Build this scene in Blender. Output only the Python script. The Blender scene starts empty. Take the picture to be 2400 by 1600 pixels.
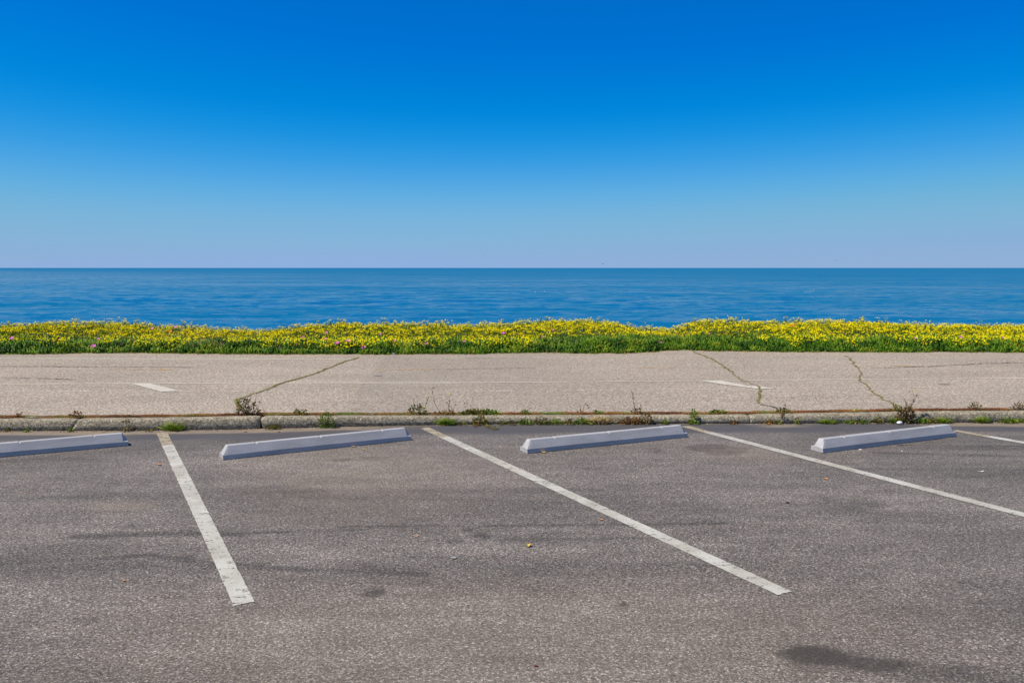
import bpy, math, random
import numpy as np
R = np.random.RandomState(7); random.seed(7)
C = bpy.context.scene.collection
# ------------------------------------------------------------------ camera numbers (2400 x 1600 frame)
H, F = 1.72, 2040.0
PIT = math.atan(172.5 / F); cp, sp_ = math.cos(PIT), math.sin(PIT)
def at(u, v, y):                       # the point at distance y seen at photo position u, v
    a, b = u - 1200, v - 800
    fw, dn = F * cp - b * sp_, b * cp + F * sp_
    return np.array([a * y / fw, y, H - dn * y / fw])
def ground(u, v, z=0.0):               # the point at height z seen at photo position u, v
    a, b = u - 1200, v - 800
    fw, dn = F * cp - b * sp_, b * cp + F * sp_
    k = (H - z) / dn
    return np.array([a * k, fw * k, z])
def vnoise(x, y, seed=0):              # smooth value noise 0..1
    x = np.asarray(x, float); y = np.asarray(y, float)
    xi, yi = np.floor(x).astype(np.int64), np.floor(y).astype(np.int64)
    fx, fy = x - xi, y - yi; fx = fx*fx*(3-2*fx); fy = fy*fy*(3-2*fy)
    def h(i, j):
        n = (i * 374761393 + j * 668265263 + seed * 1442695041) & 0x7fffffff
        n = ((n ^ (n >> 13)) * 1274126177) & 0x7fffffff
        return ((n ^ (n >> 16)) & 0xffff) / 65535.0
    return (h(xi,yi)*(1-fx)+h(xi+1,yi)*fx)*(1-fy)+(h(xi,yi+1)*(1-fx)+h(xi+1,yi+1)*fx)*fy
def fbm(x, y, seed=0, o=4):
    s, a, t = 0, .5, 0
    for k in range(o):
        s = s + a * vnoise(np.asarray(x)*2**k, np.asarray(y)*2**k, seed+k*7); t += a; a *= .5
    return s / t
# ------------------------------------------------------------------ materials
def newmat(name):
    m = bpy.data.materials.new(name); m.use_nodes = True
    nt = m.node_tree; b = nt.nodes['Principled BSDF']
    return m, nt, b
def N(nt, t, **kw):
    n = nt.nodes.new(t)
    for k, v in kw.items():
        if k.startswith('i_'): n.inputs[k[2:].replace('_', ' ')].default_value = v
        else: setattr(n, k, v)
    return n
def ramp(nt, stops, src, mode='LINEAR'):
    r = nt.nodes.new('ShaderNodeValToRGB'); r.color_ramp.interpolation = mode
    e = r.color_ramp.elements
    while len(e) < len(stops): e.new(.5)
    for i, (p, c) in enumerate(stops):
        e[i].position = p; e[i].color = (c, c, c, 1) if isinstance(c, (int, float)) else (*c, 1)
    nt.links.new(src, r.inputs[0]); return r.outputs[0]
def mixc(nt, a, b, f, blend='MIX'):
    m = nt.nodes.new('ShaderNodeMix'); m.data_type = 'RGBA'; m.blend_type = blend
    for s, k in ((f, 0), (a, 6), (b, 7)):
        if hasattr(s, 'links'): nt.links.new(s, m.inputs[k])
        elif k == 0: m.inputs[0].default_value = s
        else: m.inputs[k].default_value = (*s, 1) if len(s) == 3 else s
    return m.outputs[2]
def mth(nt, op, a, b=0.0, clamp=False):
    m = nt.nodes.new('ShaderNodeMath'); m.operation = op; m.use_clamp = clamp
    for s, k in ((a, 0), (b, 1)):
        if hasattr(s, 'links'): nt.links.new(s, m.inputs[k])
        else: m.inputs[k].default_value = s
    return m.outputs[0]
def coords(nt, scale=(1,1,1), rot=(0,0,0)):
    t = nt.nodes.new('ShaderNodeTexCoord'); m = nt.nodes.new('ShaderNodeMapping')
    m.inputs['Scale'].default_value = scale; m.inputs['Rotation'].default_value = rot
    nt.links.new(t.outputs['Object'], m.inputs[0]); return m.outputs[0]
def noise(nt, vec, scale, detail=4, rough=.55):
    n = N(nt, 'ShaderNodeTexNoise'); n.inputs['Scale'].default_value = scale
    n.inputs['Detail'].default_value = detail; n.inputs['Roughness'].default_value = rough
    nt.links.new(vec, n.inputs['Vector']); return n.outputs[0]
def voro(nt, vec, scale, out='Color', feat='F1'):
    n = N(nt, 'ShaderNodeTexVoronoi'); n.feature = feat; n.inputs['Scale'].default_value = scale
    nt.links.new(vec, n.inputs['Vector']); return n.outputs[out]
def bump(nt, b, h, strength, dist):
    n = N(nt, 'ShaderNodeBump'); n.inputs['Strength'].default_value = strength; n.inputs['Distance'].default_value = dist
    nt.links.new(h, n.inputs['Height']); nt.links.new(n.outputs[0], b.inputs['Normal'])
def attr(nt, name):
    a = N(nt, 'ShaderNodeAttribute'); a.attribute_name = name; return a

def aggregate(nt, vec, scale, dark, mid, light, coarse=(32, .35)):
    v = voro(nt, vec, scale)
    s = nt.nodes.new('ShaderNodeSeparateColor'); nt.links.new(v, s.inputs[0])
    c = ramp(nt, [(0.0, dark), (.45, mid), (.78, mid), (1, light)], s.outputs[0])
    tint = ramp(nt, [(0, (1.08, .98, .88)), (.5, (1, 1, 1)), (1, (.94, .97, 1.06))], s.outputs[1])
    c = mixc(nt, c, tint, .8, 'MULTIPLY')
    n = noise(nt, vec, coarse[0], 3, .6)
    c = mixc(nt, c, ramp(nt, [(.25, 1 - coarse[1]*1.6), (.75, 1 + coarse[1])], n), 1.0, 'MULTIPLY')
    return c, s.outputs[0]
M = {}
def mat_asphalt():
    m, nt, b = newmat('lot_asphalt'); v = coords(nt)
    c, h = aggregate(nt, v, 150, (.062, .053, .049), (.200, .176, .163), (.53, .485, .45), (60, .44))
    big = noise(nt, coords(nt, (.28, 1, 1)), .9, 5, .6)
    c = mixc(nt, c, ramp(nt, [(.3, .64), (.5, .96), (.7, 1.26)], big), 1.0, 'MULTIPLY')
    med = noise(nt, coords(nt, (.35, 1, 1)), 6, 4, .65)
    c = mixc(nt, c, ramp(nt, [(.3, .80), (.7, 1.16)], med), 1.0, 'MULTIPLY')
    a = attr(nt, 'stain')
    s = nt.nodes.new('ShaderNodeSeparateColor'); nt.links.new(a.outputs['Color'], s.inputs[0])
    c = mixc(nt, c, (.016, .015, .017), mth(nt, 'MULTIPLY', s.outputs[0], ramp(nt, [(.32, 1.0), (.62, .80)], noise(nt, v, 75, 4, .8))))           # oil and rubber
    c = mixc(nt, c, (.37, .29, .21), s.outputs[1])              # sand and dust
    c = mixc(nt, c, (.085, .082, .092), s.outputs[2])            # finer, darker seal by the kerb
    nt.links.new(c, b.inputs['Base Color']); b.inputs['Roughness'].default_value = .85
    b.inputs['Specular IOR Level'].default_value = .3
    bump(nt, b, h, .35, .004); return m
def mat_path():
    m, nt, b = newmat('path_asphalt'); v = coords(nt)
    c, h = aggregate(nt, v, 95, (.20, .168, .138), (.445, .378, .312), (.82, .72, .61), (34, .42))
    big = noise(nt, coords(nt, (.4, 1, 1)), 1.0, 5, .6)
    c = mixc(nt, c, ramp(nt, [(.3, .88), (.7, 1.10)], big), 1.0, 'MULTIPLY')
    a = attr(nt, 'stain')
    s = nt.nodes.new('ShaderNodeSeparateColor'); nt.links.new(a.outputs['Color'], s.inputs[0])
    c = mixc(nt, c, (.06, .055, .06), s.outputs[0])
    c = mixc(nt, c, (.40, .31, .20), s.outputs[1])
    c = mixc(nt, c, (.20, .175, .165), s.outputs[2])
    nt.links.new(c, b.inputs['Base Color']); b.inputs['Roughness'].default_value = .9
    b.inputs['Specular IOR Level'].default_value = .2
    bump(nt, b, h, .3, .004); return m
def mat_kerb():
    m, nt, b = newmat('kerb_concrete'); v = coords(nt)
    c, h = aggregate(nt, v, 130, (.15, .125, .09), (.40, .345, .25), (.72, .65, .50), (38, .42))
    big = noise(nt, v, 5, 5, .7)
    c = mixc(nt, c, ramp(nt, [(.3, .70), (.65, 1.08)], big), 1.0, 'MULTIPLY')
    pit = noise(nt, v, 70, 2, .5)
    c = mixc(nt, c, (.05, .045, .04), ramp(nt, [(.0, 1), (.30, 1), (.36, 0)], pit))
    nt.links.new(c, b.inputs['Base Color']); b.inputs['Roughness'].default_value = .95
    bump(nt, b, noise(nt, v, 60, 4, .7), .6, .01); return m
def through(nt, b, fac):          # worn places let the surface below show
    t = N(nt, 'ShaderNodeBsdfTransparent'); mx = N(nt, 'ShaderNodeMixShader')
    nt.links.new(fac, mx.inputs[0]); nt.links.new(b.outputs[0], mx.inputs[1]); nt.links.new(t.outputs[0], mx.inputs[2])
    nt.links.new(mx.outputs[0], nt.nodes['Material Output'].inputs[0])
def mat_paint(name, col, cut, scale=30, gain=.35, dirt=.5):
    m, nt, b = newmat(name); v = coords(nt)
    n1 = mth(nt, 'ADD', mth(nt, 'MULTIPLY', noise(nt, coords(nt, (.6, 1, 1)), scale, 5, .8), .6), mth(nt, 'MULTIPLY', noise(nt, v, scale*4, 3, .7), .4))
    w = attr(nt, 'wear').outputs['Fac']
    mask = ramp(nt, [(cut-.03, 1), (cut + .05, 0)], mth(nt, 'SUBTRACT', n1, mth(nt, 'MULTIPLY', w, gain)))
    d = noise(nt, v, 2.5, 4, .6)
    c = mixc(nt, col, tuple(x * f for x, f in zip(col, (.74, .72, .68))), ramp(nt, [(.4, dirt), (.62, 0)], d))
    g = noise(nt, v, 160, 2, .6)
    c = mixc(nt, c, ramp(nt, [(.3, .82), (.7, 1.12)], g), 1.0, 'MULTIPLY')
    c = mixc(nt, c, (.36, .29, .19), mth(nt, 'MULTIPLY', w, .80 if name == 'white_paint' else 0, True))
    nt.links.new(c, b.inputs['Base Color']); b.inputs['Roughness'].default_value = .7
    through(nt, b, mask)
    return m
def mat_stop():
    m, nt, b = newmat('stop_paint'); v = coords(nt)
    n1 = noise(nt, coords(nt, (1, 4, 4)), 3.5, 5, .65)
    c = mixc(nt, (.485, .470, .485), (.385, .372, .385), ramp(nt, [(.4, 0), (.68, 1)], n1))
    sc = noise(nt, coords(nt, (6, 1, 1), (0, 0, .5)), 9, 6, .8)
    c = mixc(nt, c, (.25, .25, .31), ramp(nt, [(.64, 0), (.72, .6)], sc))
    g = noise(nt, v, 120, 3, .7)
    c = mixc(nt, c, ramp(nt, [(.3, .88), (.7, 1.08)], g), 1.0, 'MULTIPLY')
    nt.links.new(c, b.inputs['Base Color']); b.inputs['Roughness'].default_value = .55
    bump(nt, b, g, .25, .003); return m
def mat_plain(name, col, rough=.8, var=.25, scale=40, spec=.3):
    m, nt, b = newmat(name); n1 = noise(nt, coords(nt), scale, 4, .6)
    c = mixc(nt, tuple(x*(1-var) for x in col), tuple(min(1, x*(1+var)) for x in col), n1)
    nt.links.new(c, b.inputs['Base Color']); b.inputs['Roughness'].default_value = rough
    b.inputs['Specular IOR Level'].default_value = spec; return m
def mat_leaf(name, stops, rough=.5, trans=.0, spec=.3):
    m, nt, b = newmat(name); a = attr(nt, 'rnd')
    c = ramp(nt, stops, a.outputs['Fac'])
    nt.links.new(c, b.inputs['Base Color']); b.inputs['Roughness'].default_value = rough
    b.inputs['Specular IOR Level'].default_value = spec
    if trans:
        t = N(nt, 'ShaderNodeBsdfTranslucent'); mx = N(nt, 'ShaderNodeMixShader'); mx.inputs[0].default_value = trans
        nt.links.new(c, t.inputs[0]); nt.links.new(b.outputs[0], mx.inputs[1]); nt.links.new(t.outputs[0], mx.inputs[2])
        nt.links.new(mx.outputs[0], nt.nodes['Material Output'].inputs[0])
    return m
def mat_sea():
    m, nt, b = newmat('sea_water')
    b.inputs['Base Color'].default_value = (.002, .060, .150, 1)
    b.inputs['Roughness'].default_value = .06; b.inputs['IOR'].default_value = 1.33
    h3 = noise(nt, coords(nt, (.7, 1, 1), (0, 0, -.1)), 1.2, 5, .6)
    q = noise(nt, coords(nt, (.25, 1, 1)), .02, 8, .7)
    sx = nt.nodes.new('ShaderNodeSeparateXYZ'); nt.links.new(coords(nt), sx.inputs[0])
    off = mth(nt, 'ADD', mth(nt, 'ADD', sx.outputs[1], mth(nt, 'MULTIPLY', sx.outputs[0], 1.2)), mth(nt, 'MULTIPLY', noise(nt, coords(nt, (.3, 1, 1)), .006, 4, .6), 260))
    off = mth(nt, 'DIVIDE', off, 2000)                        # a breeze line: rougher, duller water offshore
    k = ramp(nt, [(.08, 1.25), (.25, .90), (.45, .42), (1, .26)], off)
    far = noise(nt, coords(nt, (.8, 1, 1)), .05, 9, .5)
    amp = ramp(nt, [(.04, 0), (.16, .5), (.40, 1)], off)
    h = mth(nt, 'ADD', mth(nt, 'MULTIPLY', h3, .12), mth(nt, 'MULTIPLY', mth(nt, 'MULTIPLY', far, amp), 3.6))
    bump(nt, b, h, 1.0, 1.0)
    c = mixc(nt, (.000, .126, .300), (.004, .165, .355), q)
    # the mirror of the sky, damped as through a polarising filter and by the breeze offshore
    b.inputs['Specular IOR Level'].default_value = 0; nt.links.new(c, b.inputs['Base Color']); b.inputs['Roughness'].default_value = .9
    bn = [n for n in nt.nodes if n.type == 'BUMP'][0]
    fr = N(nt, 'ShaderNodeFresnel'); fr.inputs['IOR'].default_value = 1.33; nt.links.new(bn.outputs[0], fr.inputs['Normal'])
    gl = N(nt, 'ShaderNodeBsdfGlossy'); gl.inputs['Roughness'].default_value = .08; nt.links.new(bn.outputs[0], gl.inputs['Normal'])
    mx = N(nt, 'ShaderNodeMixShader'); nt.links.new(b.outputs[0], mx.inputs[1]); nt.links.new(gl.outputs[0], mx.inputs[2])
    nt.links.new(mth(nt, 'MULTIPLY', mth(nt, 'MULTIPLY', fr.outputs[0], ramp(nt, [(.42, .30), (.58, 1.35)], mth(nt, 'ADD', mth(nt, 'MULTIPLY', q, .45), mth(nt, 'MULTIPLY', noise(nt, coords(nt, (.8, 1, 1)), .22, 6, .65), .55)))), k, True), mx.inputs[0])
    nt.links.new(mx.outputs[0], nt.nodes['Material Output'].inputs[0])
    return m
M['lot'] = mat_asphalt(); M['path'] = mat_path(); M['kerb'] = mat_kerb(); M['stop'] = mat_stop(); M['sea'] = mat_sea()
M['white'] = mat_paint('white_paint', (.58, .56, .52), .41, 16, .03, .8)
M['edge'] = mat_paint('thin_white_paint', (.80, .73, .62), .30, 5, .26)
M['arrow'] = mat_paint('hatch_white_paint', (.66, .61, .54), .36, 12)
M['yellow'] = mat_paint('faded_yellow_paint', (.62, .37, .12), .36, 5, .25)
M['soil'] = mat_plain('sandy_soil', (.24, .18, .11), .95, .35, 6)
M['sand'] = mat_plain('beach_sand', (.36, .30, .22), .95, .15, 2)
M['dirt'] = None
def mat_joint():
    m, nt, b = newmat('joint_moss')
    n1 = noise(nt, coords(nt, (1, 1, 1)), 5.5, 5, .7)
    c = ramp(nt, [(.36, (.030, .024, .020)), (.43, (.13, .070, .040)), (.49, (.20, .12, .06)), (.52, (.06, .045, .03)), (.56, (.20, .17, .04)), (.62, (.12, .17, .025)), (.70, (.20, .13, .06))], n1)
    g = noise(nt, coords(nt), 110, 3, .7)
    c = mixc(nt, c, ramp(nt, [(.3, .55), (.7, 1.4)], g), 1.0, 'MULTIPLY')
    nt.links.new(c, b.inputs['Base Color']); b.inputs['Roughness'].default_value = 1
    bump(nt, b, g, .8, .01); return m
M['joint'] = mat_joint()
def mat_crack(name, stops):
    m, nt, b = newmat(name)
    c = ramp(nt, stops, noise(nt, coords(nt), 7, 5, .75))
    nt.links.new(c, b.inputs['Base Color']); b.inputs['Roughness'].default_value = 1
    through(nt, b, ramp(nt, [(.36, .75), (.5, 0)], noise(nt, coords(nt), 16, 4, .7))); return m
M['crack_green'] = mat_crack('mossy_crack', [(.3, (.10, .08, .05)), (.45, (.28, .21, .10)), (.55, (.21, .20, .07)), (.75, (.36, .30, .20))])
M['crack_dark'] = mat_crack('dark_crack', [(.35, (.05, .045, .04)), (.5, (.10, .09, .08)), (.6, (.28, .24, .20))])
M['ice'] = mat_leaf('ice_plant_leaf', [(0, (.010, .045, .002)), (.30, (.050, .150, .004)), (.62, (.16, .31, .008)), (.92, (.36, .46, .02)), (1, (.36, .16, .03))], .42, .22)
M['stemgreen'] = mat_leaf('flower_foliage', [(0, (.05, .12, .006)), (.6, (.17, .25, .010)), (1, (.36, .30, .02))], .6, .25)
M['yflower'] = mat_leaf('yellow_petals', [(0, (.66, .50, .003)), (.25, (.90, .74, .004)), (.85, (.98, .86, .006)), (1, (.90, .60, .004))], .8, .30, .05)
M['straw'] = mat_leaf('dry_straw', [(0, (.26, .15, .05)), (.6, (.46, .33, .14)), (1, (.62, .50, .28))], .8, .1)
M['magenta'] = mat_leaf('magenta_petals', [(0, (.55, .05, .42)), (1, (.85, .16, .72))], .6, .2)
M['dullpink'] = mat_leaf('faded_pink_petals', [(0, (.45, .10, .17)), (1, (.65, .22, .30))], .6, .2)
M['orange'] = mat_leaf('orange_petals', [(0, (.75, .10, .01)), (1, (.9, .22, .03))], .6, .2)
M['g_bright'] = mat_leaf('bright_weed_leaf', [(0, (.05, .12, .006)), (.6, (.17, .30, .012)), (1, (.38, .40, .03))], .6, .2)
M['g_olive'] = mat_leaf('olive_weed_leaf', [(0, (.05, .06, .01)), (.4, (.16, .19, .02)), (.75, (.32, .29, .05)), (1, (.36, .17, .06))], .7, .15)
M['g_rust'] = mat_leaf('rusty_weed_leaf', [(0, (.09, .04, .015)), (.4, (.32, .13, .035)), (.8, (.46, .24, .06)), (1, (.24, .26, .04))], .7, .15)
M['g_brown'] = mat_leaf('purple_brown_weed_leaf', [(0, (.06, .035, .022)), (.35, (.19, .10, .05)), (.65, (.36, .24, .12)), (1, (.24, .28, .05))], .7, .1)
M['stem'] = mat_leaf('reddish_stem', [(0, (.16, .08, .05)), (1, (.32, .19, .12))], .7)
M['gstem'] = mat_leaf('green_stem', [(0, (.06, .08, .02)), (1, (.17, .17, .06))], .7)
M['paper'] = mat_plain('white_paper', (.78, .77, .82), .8, .06, 30)
M['stone'] = mat_plain('dark_stone', (.035, .033, .036), .8, .4, 60)
M['steel'] = mat_plain('rusty_steel', (.10, .07, .06), .7, .4, 90)
M['bird_d'] = mat_plain('dark_feathers', (.08, .08, .09), .8, .2, 5)
M['bird_w'] = mat_plain('white_feathers', (.75, .75, .76), .8, .1, 5)
def flat(name, col): M[name] = mat_plain(name, col, .8, .2, 60)
flat('leaf_tan', (.50, .32, .15)); flat('leaf_orange', (.75, .28, .08)); flat('leaf_yellow', (.62, .42, .08))
flat('leaf_pink', (.66, .42, .30)); flat('leaf_dark', (.06, .035, .03)); flat('leaf_red', (.22, .03, .025)); flat('leaf_grey', (.33, .35, .37)); flat('leaf_white', (.72, .66, .58))
# ------------------------------------------------------------------ objects
def tag(o, label=None, cat=None, group=None, kind=None):
    if label: o['label'] = label
    if cat: o['category'] = cat
    if group: o['group'] = group
    if kind: o['kind'] = kind
    return o
def empty(name, loc, rz=0):
    o = bpy.data.objects.new(name, None); C.objects.link(o); o.empty_display_size = .05
    o.location = [float(a) for a in loc]; o.rotation_euler = (0, 0, rz); return o
class MB:
    def __init__(s): s.V, s.Fc, s.A, s.n = [], [], [], 0
    def add(s, V, Fa, A=None):
        V = np.asarray(V, float).reshape(-1, 3); Fa = np.asarray(Fa, np.int64).reshape(-1, 3)
        s.V.append(V); s.Fc.append(Fa + s.n); s.n += len(V)
        s.A.append(np.full(len(V), .5) if A is None else np.asarray(A, float) * np.ones(len(V)))
    def build(s, name, mat, parent=None, smooth=False, an='rnd', origin=None):
        V = np.concatenate(s.V); Fa = np.concatenate(s.Fc); A = np.concatenate(s.A)
        if origin is not None: V = V - np.asarray(origin)
        me = bpy.data.meshes.new(name)
        me.vertices.add(len(V)); me.vertices.foreach_set('co', V.astype(np.float32).ravel())
        me.loops.add(len(Fa) * 3); me.loops.foreach_set('vertex_index', Fa.astype(np.int32).ravel())
        me.polygons.add(len(Fa)); me.polygons.foreach_set('loop_start', np.arange(0, len(Fa)*3, 3, dtype=np.int32))
        if smooth: me.polygons.foreach_set('use_smooth', np.ones(len(Fa), bool))
        me.update(); me.validate()
        at_ = me.attributes.new(an, 'FLOAT', 'POINT'); at_.data.foreach_set('value', A.astype(np.float32))
        me.materials.append(mat)
        o = bpy.data.objects.new(name, me); C.objects.link(o)
        if parent is not None: o.parent = parent
        elif origin is not None: o.location = [float(a) for a in origin]
        return o
def grid(name, X, Y, Z, mat, cols=None, parent=None, smooth=True, wear=None):   # X, Y, Z arrays (rows, cols)
    r, c = X.shape
    V = np.stack([X, Y, Z], -1).reshape(-1, 3)
    i = np.arange((r-1)*(c-1)); a = (i // (c-1))*c + i % (c-1)
    Q = np.stack([a, a+1, a+c+1, a+c], -1)
    me = bpy.data.meshes.new(name)
    me.vertices.add(len(V)); me.vertices.foreach_set('co', V.astype(np.float32).ravel())
    me.loops.add(len(Q)*4); me.loops.foreach_set('vertex_index', Q.astype(np.int32).ravel())
    me.polygons.add(len(Q)); me.polygons.foreach_set('loop_start', np.arange(0, len(Q)*4, 4, dtype=np.int32))
    if smooth: me.polygons.foreach_set('use_smooth', np.ones(len(Q), bool))
    me.update(); me.validate()
    if cols is not None:
        A = np.concatenate([cols.reshape(-1, 3), np.ones((len(V), 1))], 1)
        at_ = me.attributes.new('stain', 'FLOAT_COLOR', 'POINT'); at_.data.foreach_set('color', A.astype(np.float32).ravel())
    if wear is not None:
        at_ = me.attributes.new('wear', 'FLOAT', 'POINT'); at_.data.foreach_set('value', wear.astype(np.float32).ravel())
    me.materials.append(mat)
    o = bpy.data.objects.new(name, me); C.objects.link(o)
    if parent is not None: o.parent = parent
    return o
def unit(v): return v / (np.linalg.norm(v, axis=-1, keepdims=True) + 1e-9)
def blades(mb, P, D, L, W, bend, rnd):      # fleshy or grassy tapering three-sided blades
    n = len(P); D = unit(D); a = unit(np.cross(D, R.normal(size=(n, 3)))); b = np.cross(D, a)
    L = np.asarray(L).reshape(-1, 1) * np.ones((n, 1)); W = np.asarray(W).reshape(-1, 1) * np.ones((n, 1))
    mid = P + D * L * .55 ; tip = P + D * L + np.asarray(bend)
    V = np.empty((n, 7, 3))
    for k in range(3):
        t = k * 2.0944; o = a * math.cos(t) + b * math.sin(t)
        V[:, k] = P + o * W * .5; V[:, 3+k] = mid + np.asarray(bend) * .25 + o * W * .55
    V[:, 6] = tip
    f = []
    for k in range(3):
        j = (k+1) % 3; f += [(k, j, 3+j), (k, 3+j, 3+k), (3+k, 3+j, 6)]
    Fa = (np.array(f)[None] + (np.arange(n) * 7)[:, None, None])
    mb.add(V.reshape(-1, 3), Fa.reshape(-1, 3), np.repeat(rnd, 7))
def leaves(mb, P, D, S, L, W, rnd, lift=.25):      # small folded leaf
    n = len(P); D = unit(D); S = unit(S - D * np.sum(S*D, -1, keepdims=True)); U = np.cross(S, D)
    L = np.asarray(L).reshape(-1, 1) * np.ones((n, 1)); W = np.asarray(W).reshape(-1, 1) * np.ones((n, 1))
    V = np.empty((n, 6, 3))
    V[:, 0] = P; V[:, 1] = P + D*L*.35 + S*W*.5 + U*W*lift; V[:, 2] = P + D*L*.72 + S*W*.42 + U*W*lift*.8
    V[:, 3] = P + D*L; V[:, 4] = P + D*L*.72 - S*W*.42 + U*W*lift*.8; V[:, 5] = P + D*L*.35 - S*W*.5 + U*W*lift
    f = np.array([(0, 1, 5), (1, 2, 5), (5, 2, 4), (2, 3, 4)])
    Fa = f[None] + (np.arange(n)*6)[:, None, None]
    mb.add(V.reshape(-1, 3), Fa.reshape(-1, 3), np.repeat(rnd, 6))
def heads(mb, P, Nn, r, rnd, cup=.3, k=6):
    n = len(P); Nn = unit(Nn); a = unit(np.cross(Nn, R.normal(size=(n, 3)))); b = np.cross(Nn, a)
    r = np.asarray(r).reshape(-1, 1) * np.ones((n, 1))
    V = np.empty((n, k+1, 3)); V[:, k] = P
    for i in range(k):
        t = 2*math.pi*i/k; rr = r * R.uniform(.75, 1.1, (n, 1))
        V[:, i] = P + (a*math.cos(t) + b*math.sin(t))*rr + Nn*rr*cup
    f = np.array([(i, (i+1) % k, k) for i in range(k)])
    Fa = f[None] + (np.arange(n)*(k+1))[:, None, None]
    mb.add(V.reshape(-1, 3), Fa.reshape(-1, 3), np.repeat(rnd, k+1))
def tube(mb, pts, r0, r1, rnd=.5, k=4):
    pts = np.asarray(pts, float); n = len(pts); T = unit(np.gradient(pts, axis=0))
    ref = np.array([.3, 1, .1]); a = unit(np.cross(T, ref)); b = np.cross(T, a)
    rr = np.linspace(r0, r1, n)[:, None]; V = []
    for i in range(k):
        t = 2*math.pi*i/k; V.append(pts + (a*math.cos(t)+b*math.sin(t))*rr)
    V = np.stack(V, 1).reshape(-1, 3); f = []
    for j in range(n-1):
        for i in range(k):
            q = (i+1) % k; f += [(j*k+i, j*k+q, (j+1)*k+q), (j*k+i, (j+1)*k+q, (j+1)*k+i)]
    for i in range(1, k-1): f += [(0, i+1, i), ((n-1)*k, (n-1)*k+i, (n-1)*k+i+1)]
    mb.add(V, f, rnd)
# ------------------------------------------------------------------ kerb line, path height, bed edge
def tab(us, vs, z=None, y=None):
    return us, vs
_kb = [ground(u, v, 0) for u, v in ((-600, 1016), (0, 1010), (301, 1009.5), (600, 1005.7), (755, 1000.8), (1087, 994.5), (1409, 993), (1808, 993), (2157, 990.6), (2400, 990.4), (3000, 988))]
KX = np.array([p[0] for p in _kb]); KY = np.array([p[1] for p in _kb])
KX[0] = -14; KX[-1] = 14; KY[-1] = KY[-2] + .03; KY[0] = KY[1]-.05
def yb(x):
    s = 0
    for d in (-.5, -.25, 0, .25, .5): s = s + np.interp(np.asarray(x, float)+d, KX, KY)
    return s / 5
_kt = [(-14, .115), (-5.4, .114), (-4.1, .118), (-2.75, .125), (-2.0, .108), (-.55, .083), (.9, .080), (2.1, .083), (2.8, .090), (4.5, .110), (5.7, .118), (14, .12)]
def kt(x): return np.interp(x, [a for a, _ in _kt], [b for _, b in _kt])
def sm(t): t = np.clip(t, 0, 1); return t*t*(3-2*t)
def zp(x, y):
    t = sm((y - yb(x) - .2) / 2.0)
    return (kt(x) - .004) * (1-t) + .112 * t
_ed = [(-900, 830), (0, 830), (300, 827), (500, 829.5), (830, 831), (1100, 829), (1300, 827), (1450, 828), (1530, 826), (1560, 821), (1610, 820.5), (1655, 823), (1834, 825.5), (2400, 825.5), (3300, 826)]
_ep = [ground(u, v, .112) for u, v in _ed]
def y0(x): return np.interp(x, [p[0] for p in _ep], [p[1] for p in _ep])
_sk = [(-900, 762), (0, 766), (80, 761), (200, 763), (300, 769), (400, 774), (500, 778), (600, 783), (680, 773), (720, 765), (900, 763), (1000, 766), (1100, 767), (1200, 763), (1300, 759), (1400, 757), (1450, 762), (1500, 776), (1550, 789), (1600, 787), (1640, 768), (1700, 760), (1800, 762), (1900, 763), (2000, 760), (2100, 763), (2200, 770), (2400, 772), (3300, 766)]
_sp = [at(u, v, 18.2) for u, v in _sk]
def ztop(x): return np.interp(x, [p[0] for p in _sp], [p[2] for p in _sp])
PH = .27                                        # height of the planting above the soil
def bz(x, t):                                   # soil height at t metres behind the path's edge
    B = np.maximum(ztop(x) - .112 - PH, -.05)
    return .100 + B * sm((t - .1) / 1.9)
# ------------------------------------------------------------------ setting: parking lot
def lotgrid(name, xs, ys, top=None):
    X, T = np.meshgrid(xs, ys)
    Y = T.copy()
    if top is not None:
        f = (T - ys[0]) / (ys[-1] - ys[0]); Y = ys[0] + f * (yb(X) + .02 - ys[0])
    return X, Y
def blob(X, Y, u, v, wpx, hpx, soft=.5, ns=3, seed=1, amp=.5):
    c = ground(u, v); e = ground(u + wpx/2, v); g = ground(u, v - hpx/2)
    rx = abs(e[0]-c[0])*1.8; ry = abs(g[1]-c[1])*1.8
    d = np.sqrt(((X-c[0])/rx)**2 + ((Y-c[1])/ry)**2)
    d = d + (fbm(X*ns/rx*.5, Y*ns/ry*.5, seed) - .5) * 2*amp
    return sm((1 - d) / (soft*.8))
def streak(X, Y, pts, w, seed=3):
    P = [ground(u, v) for u, v in pts]; out = 0
    for a, b in zip(P[:-1], P[1:]):
        d = b[:2]-a[:2]; L = d @ d
        t = np.clip(((X-a[0])*d[0] + (Y-a[1])*d[1]) / L, 0, 1)
        dist = np.hypot(X-a[0]-t*d[0], Y-a[1]-t*d[1])
        out = np.maximum(out, sm(1.3 - dist/w))
    return out * sm(fbm(X*2.2, Y*5, seed)*2.4 - .35) * 1.25
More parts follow.
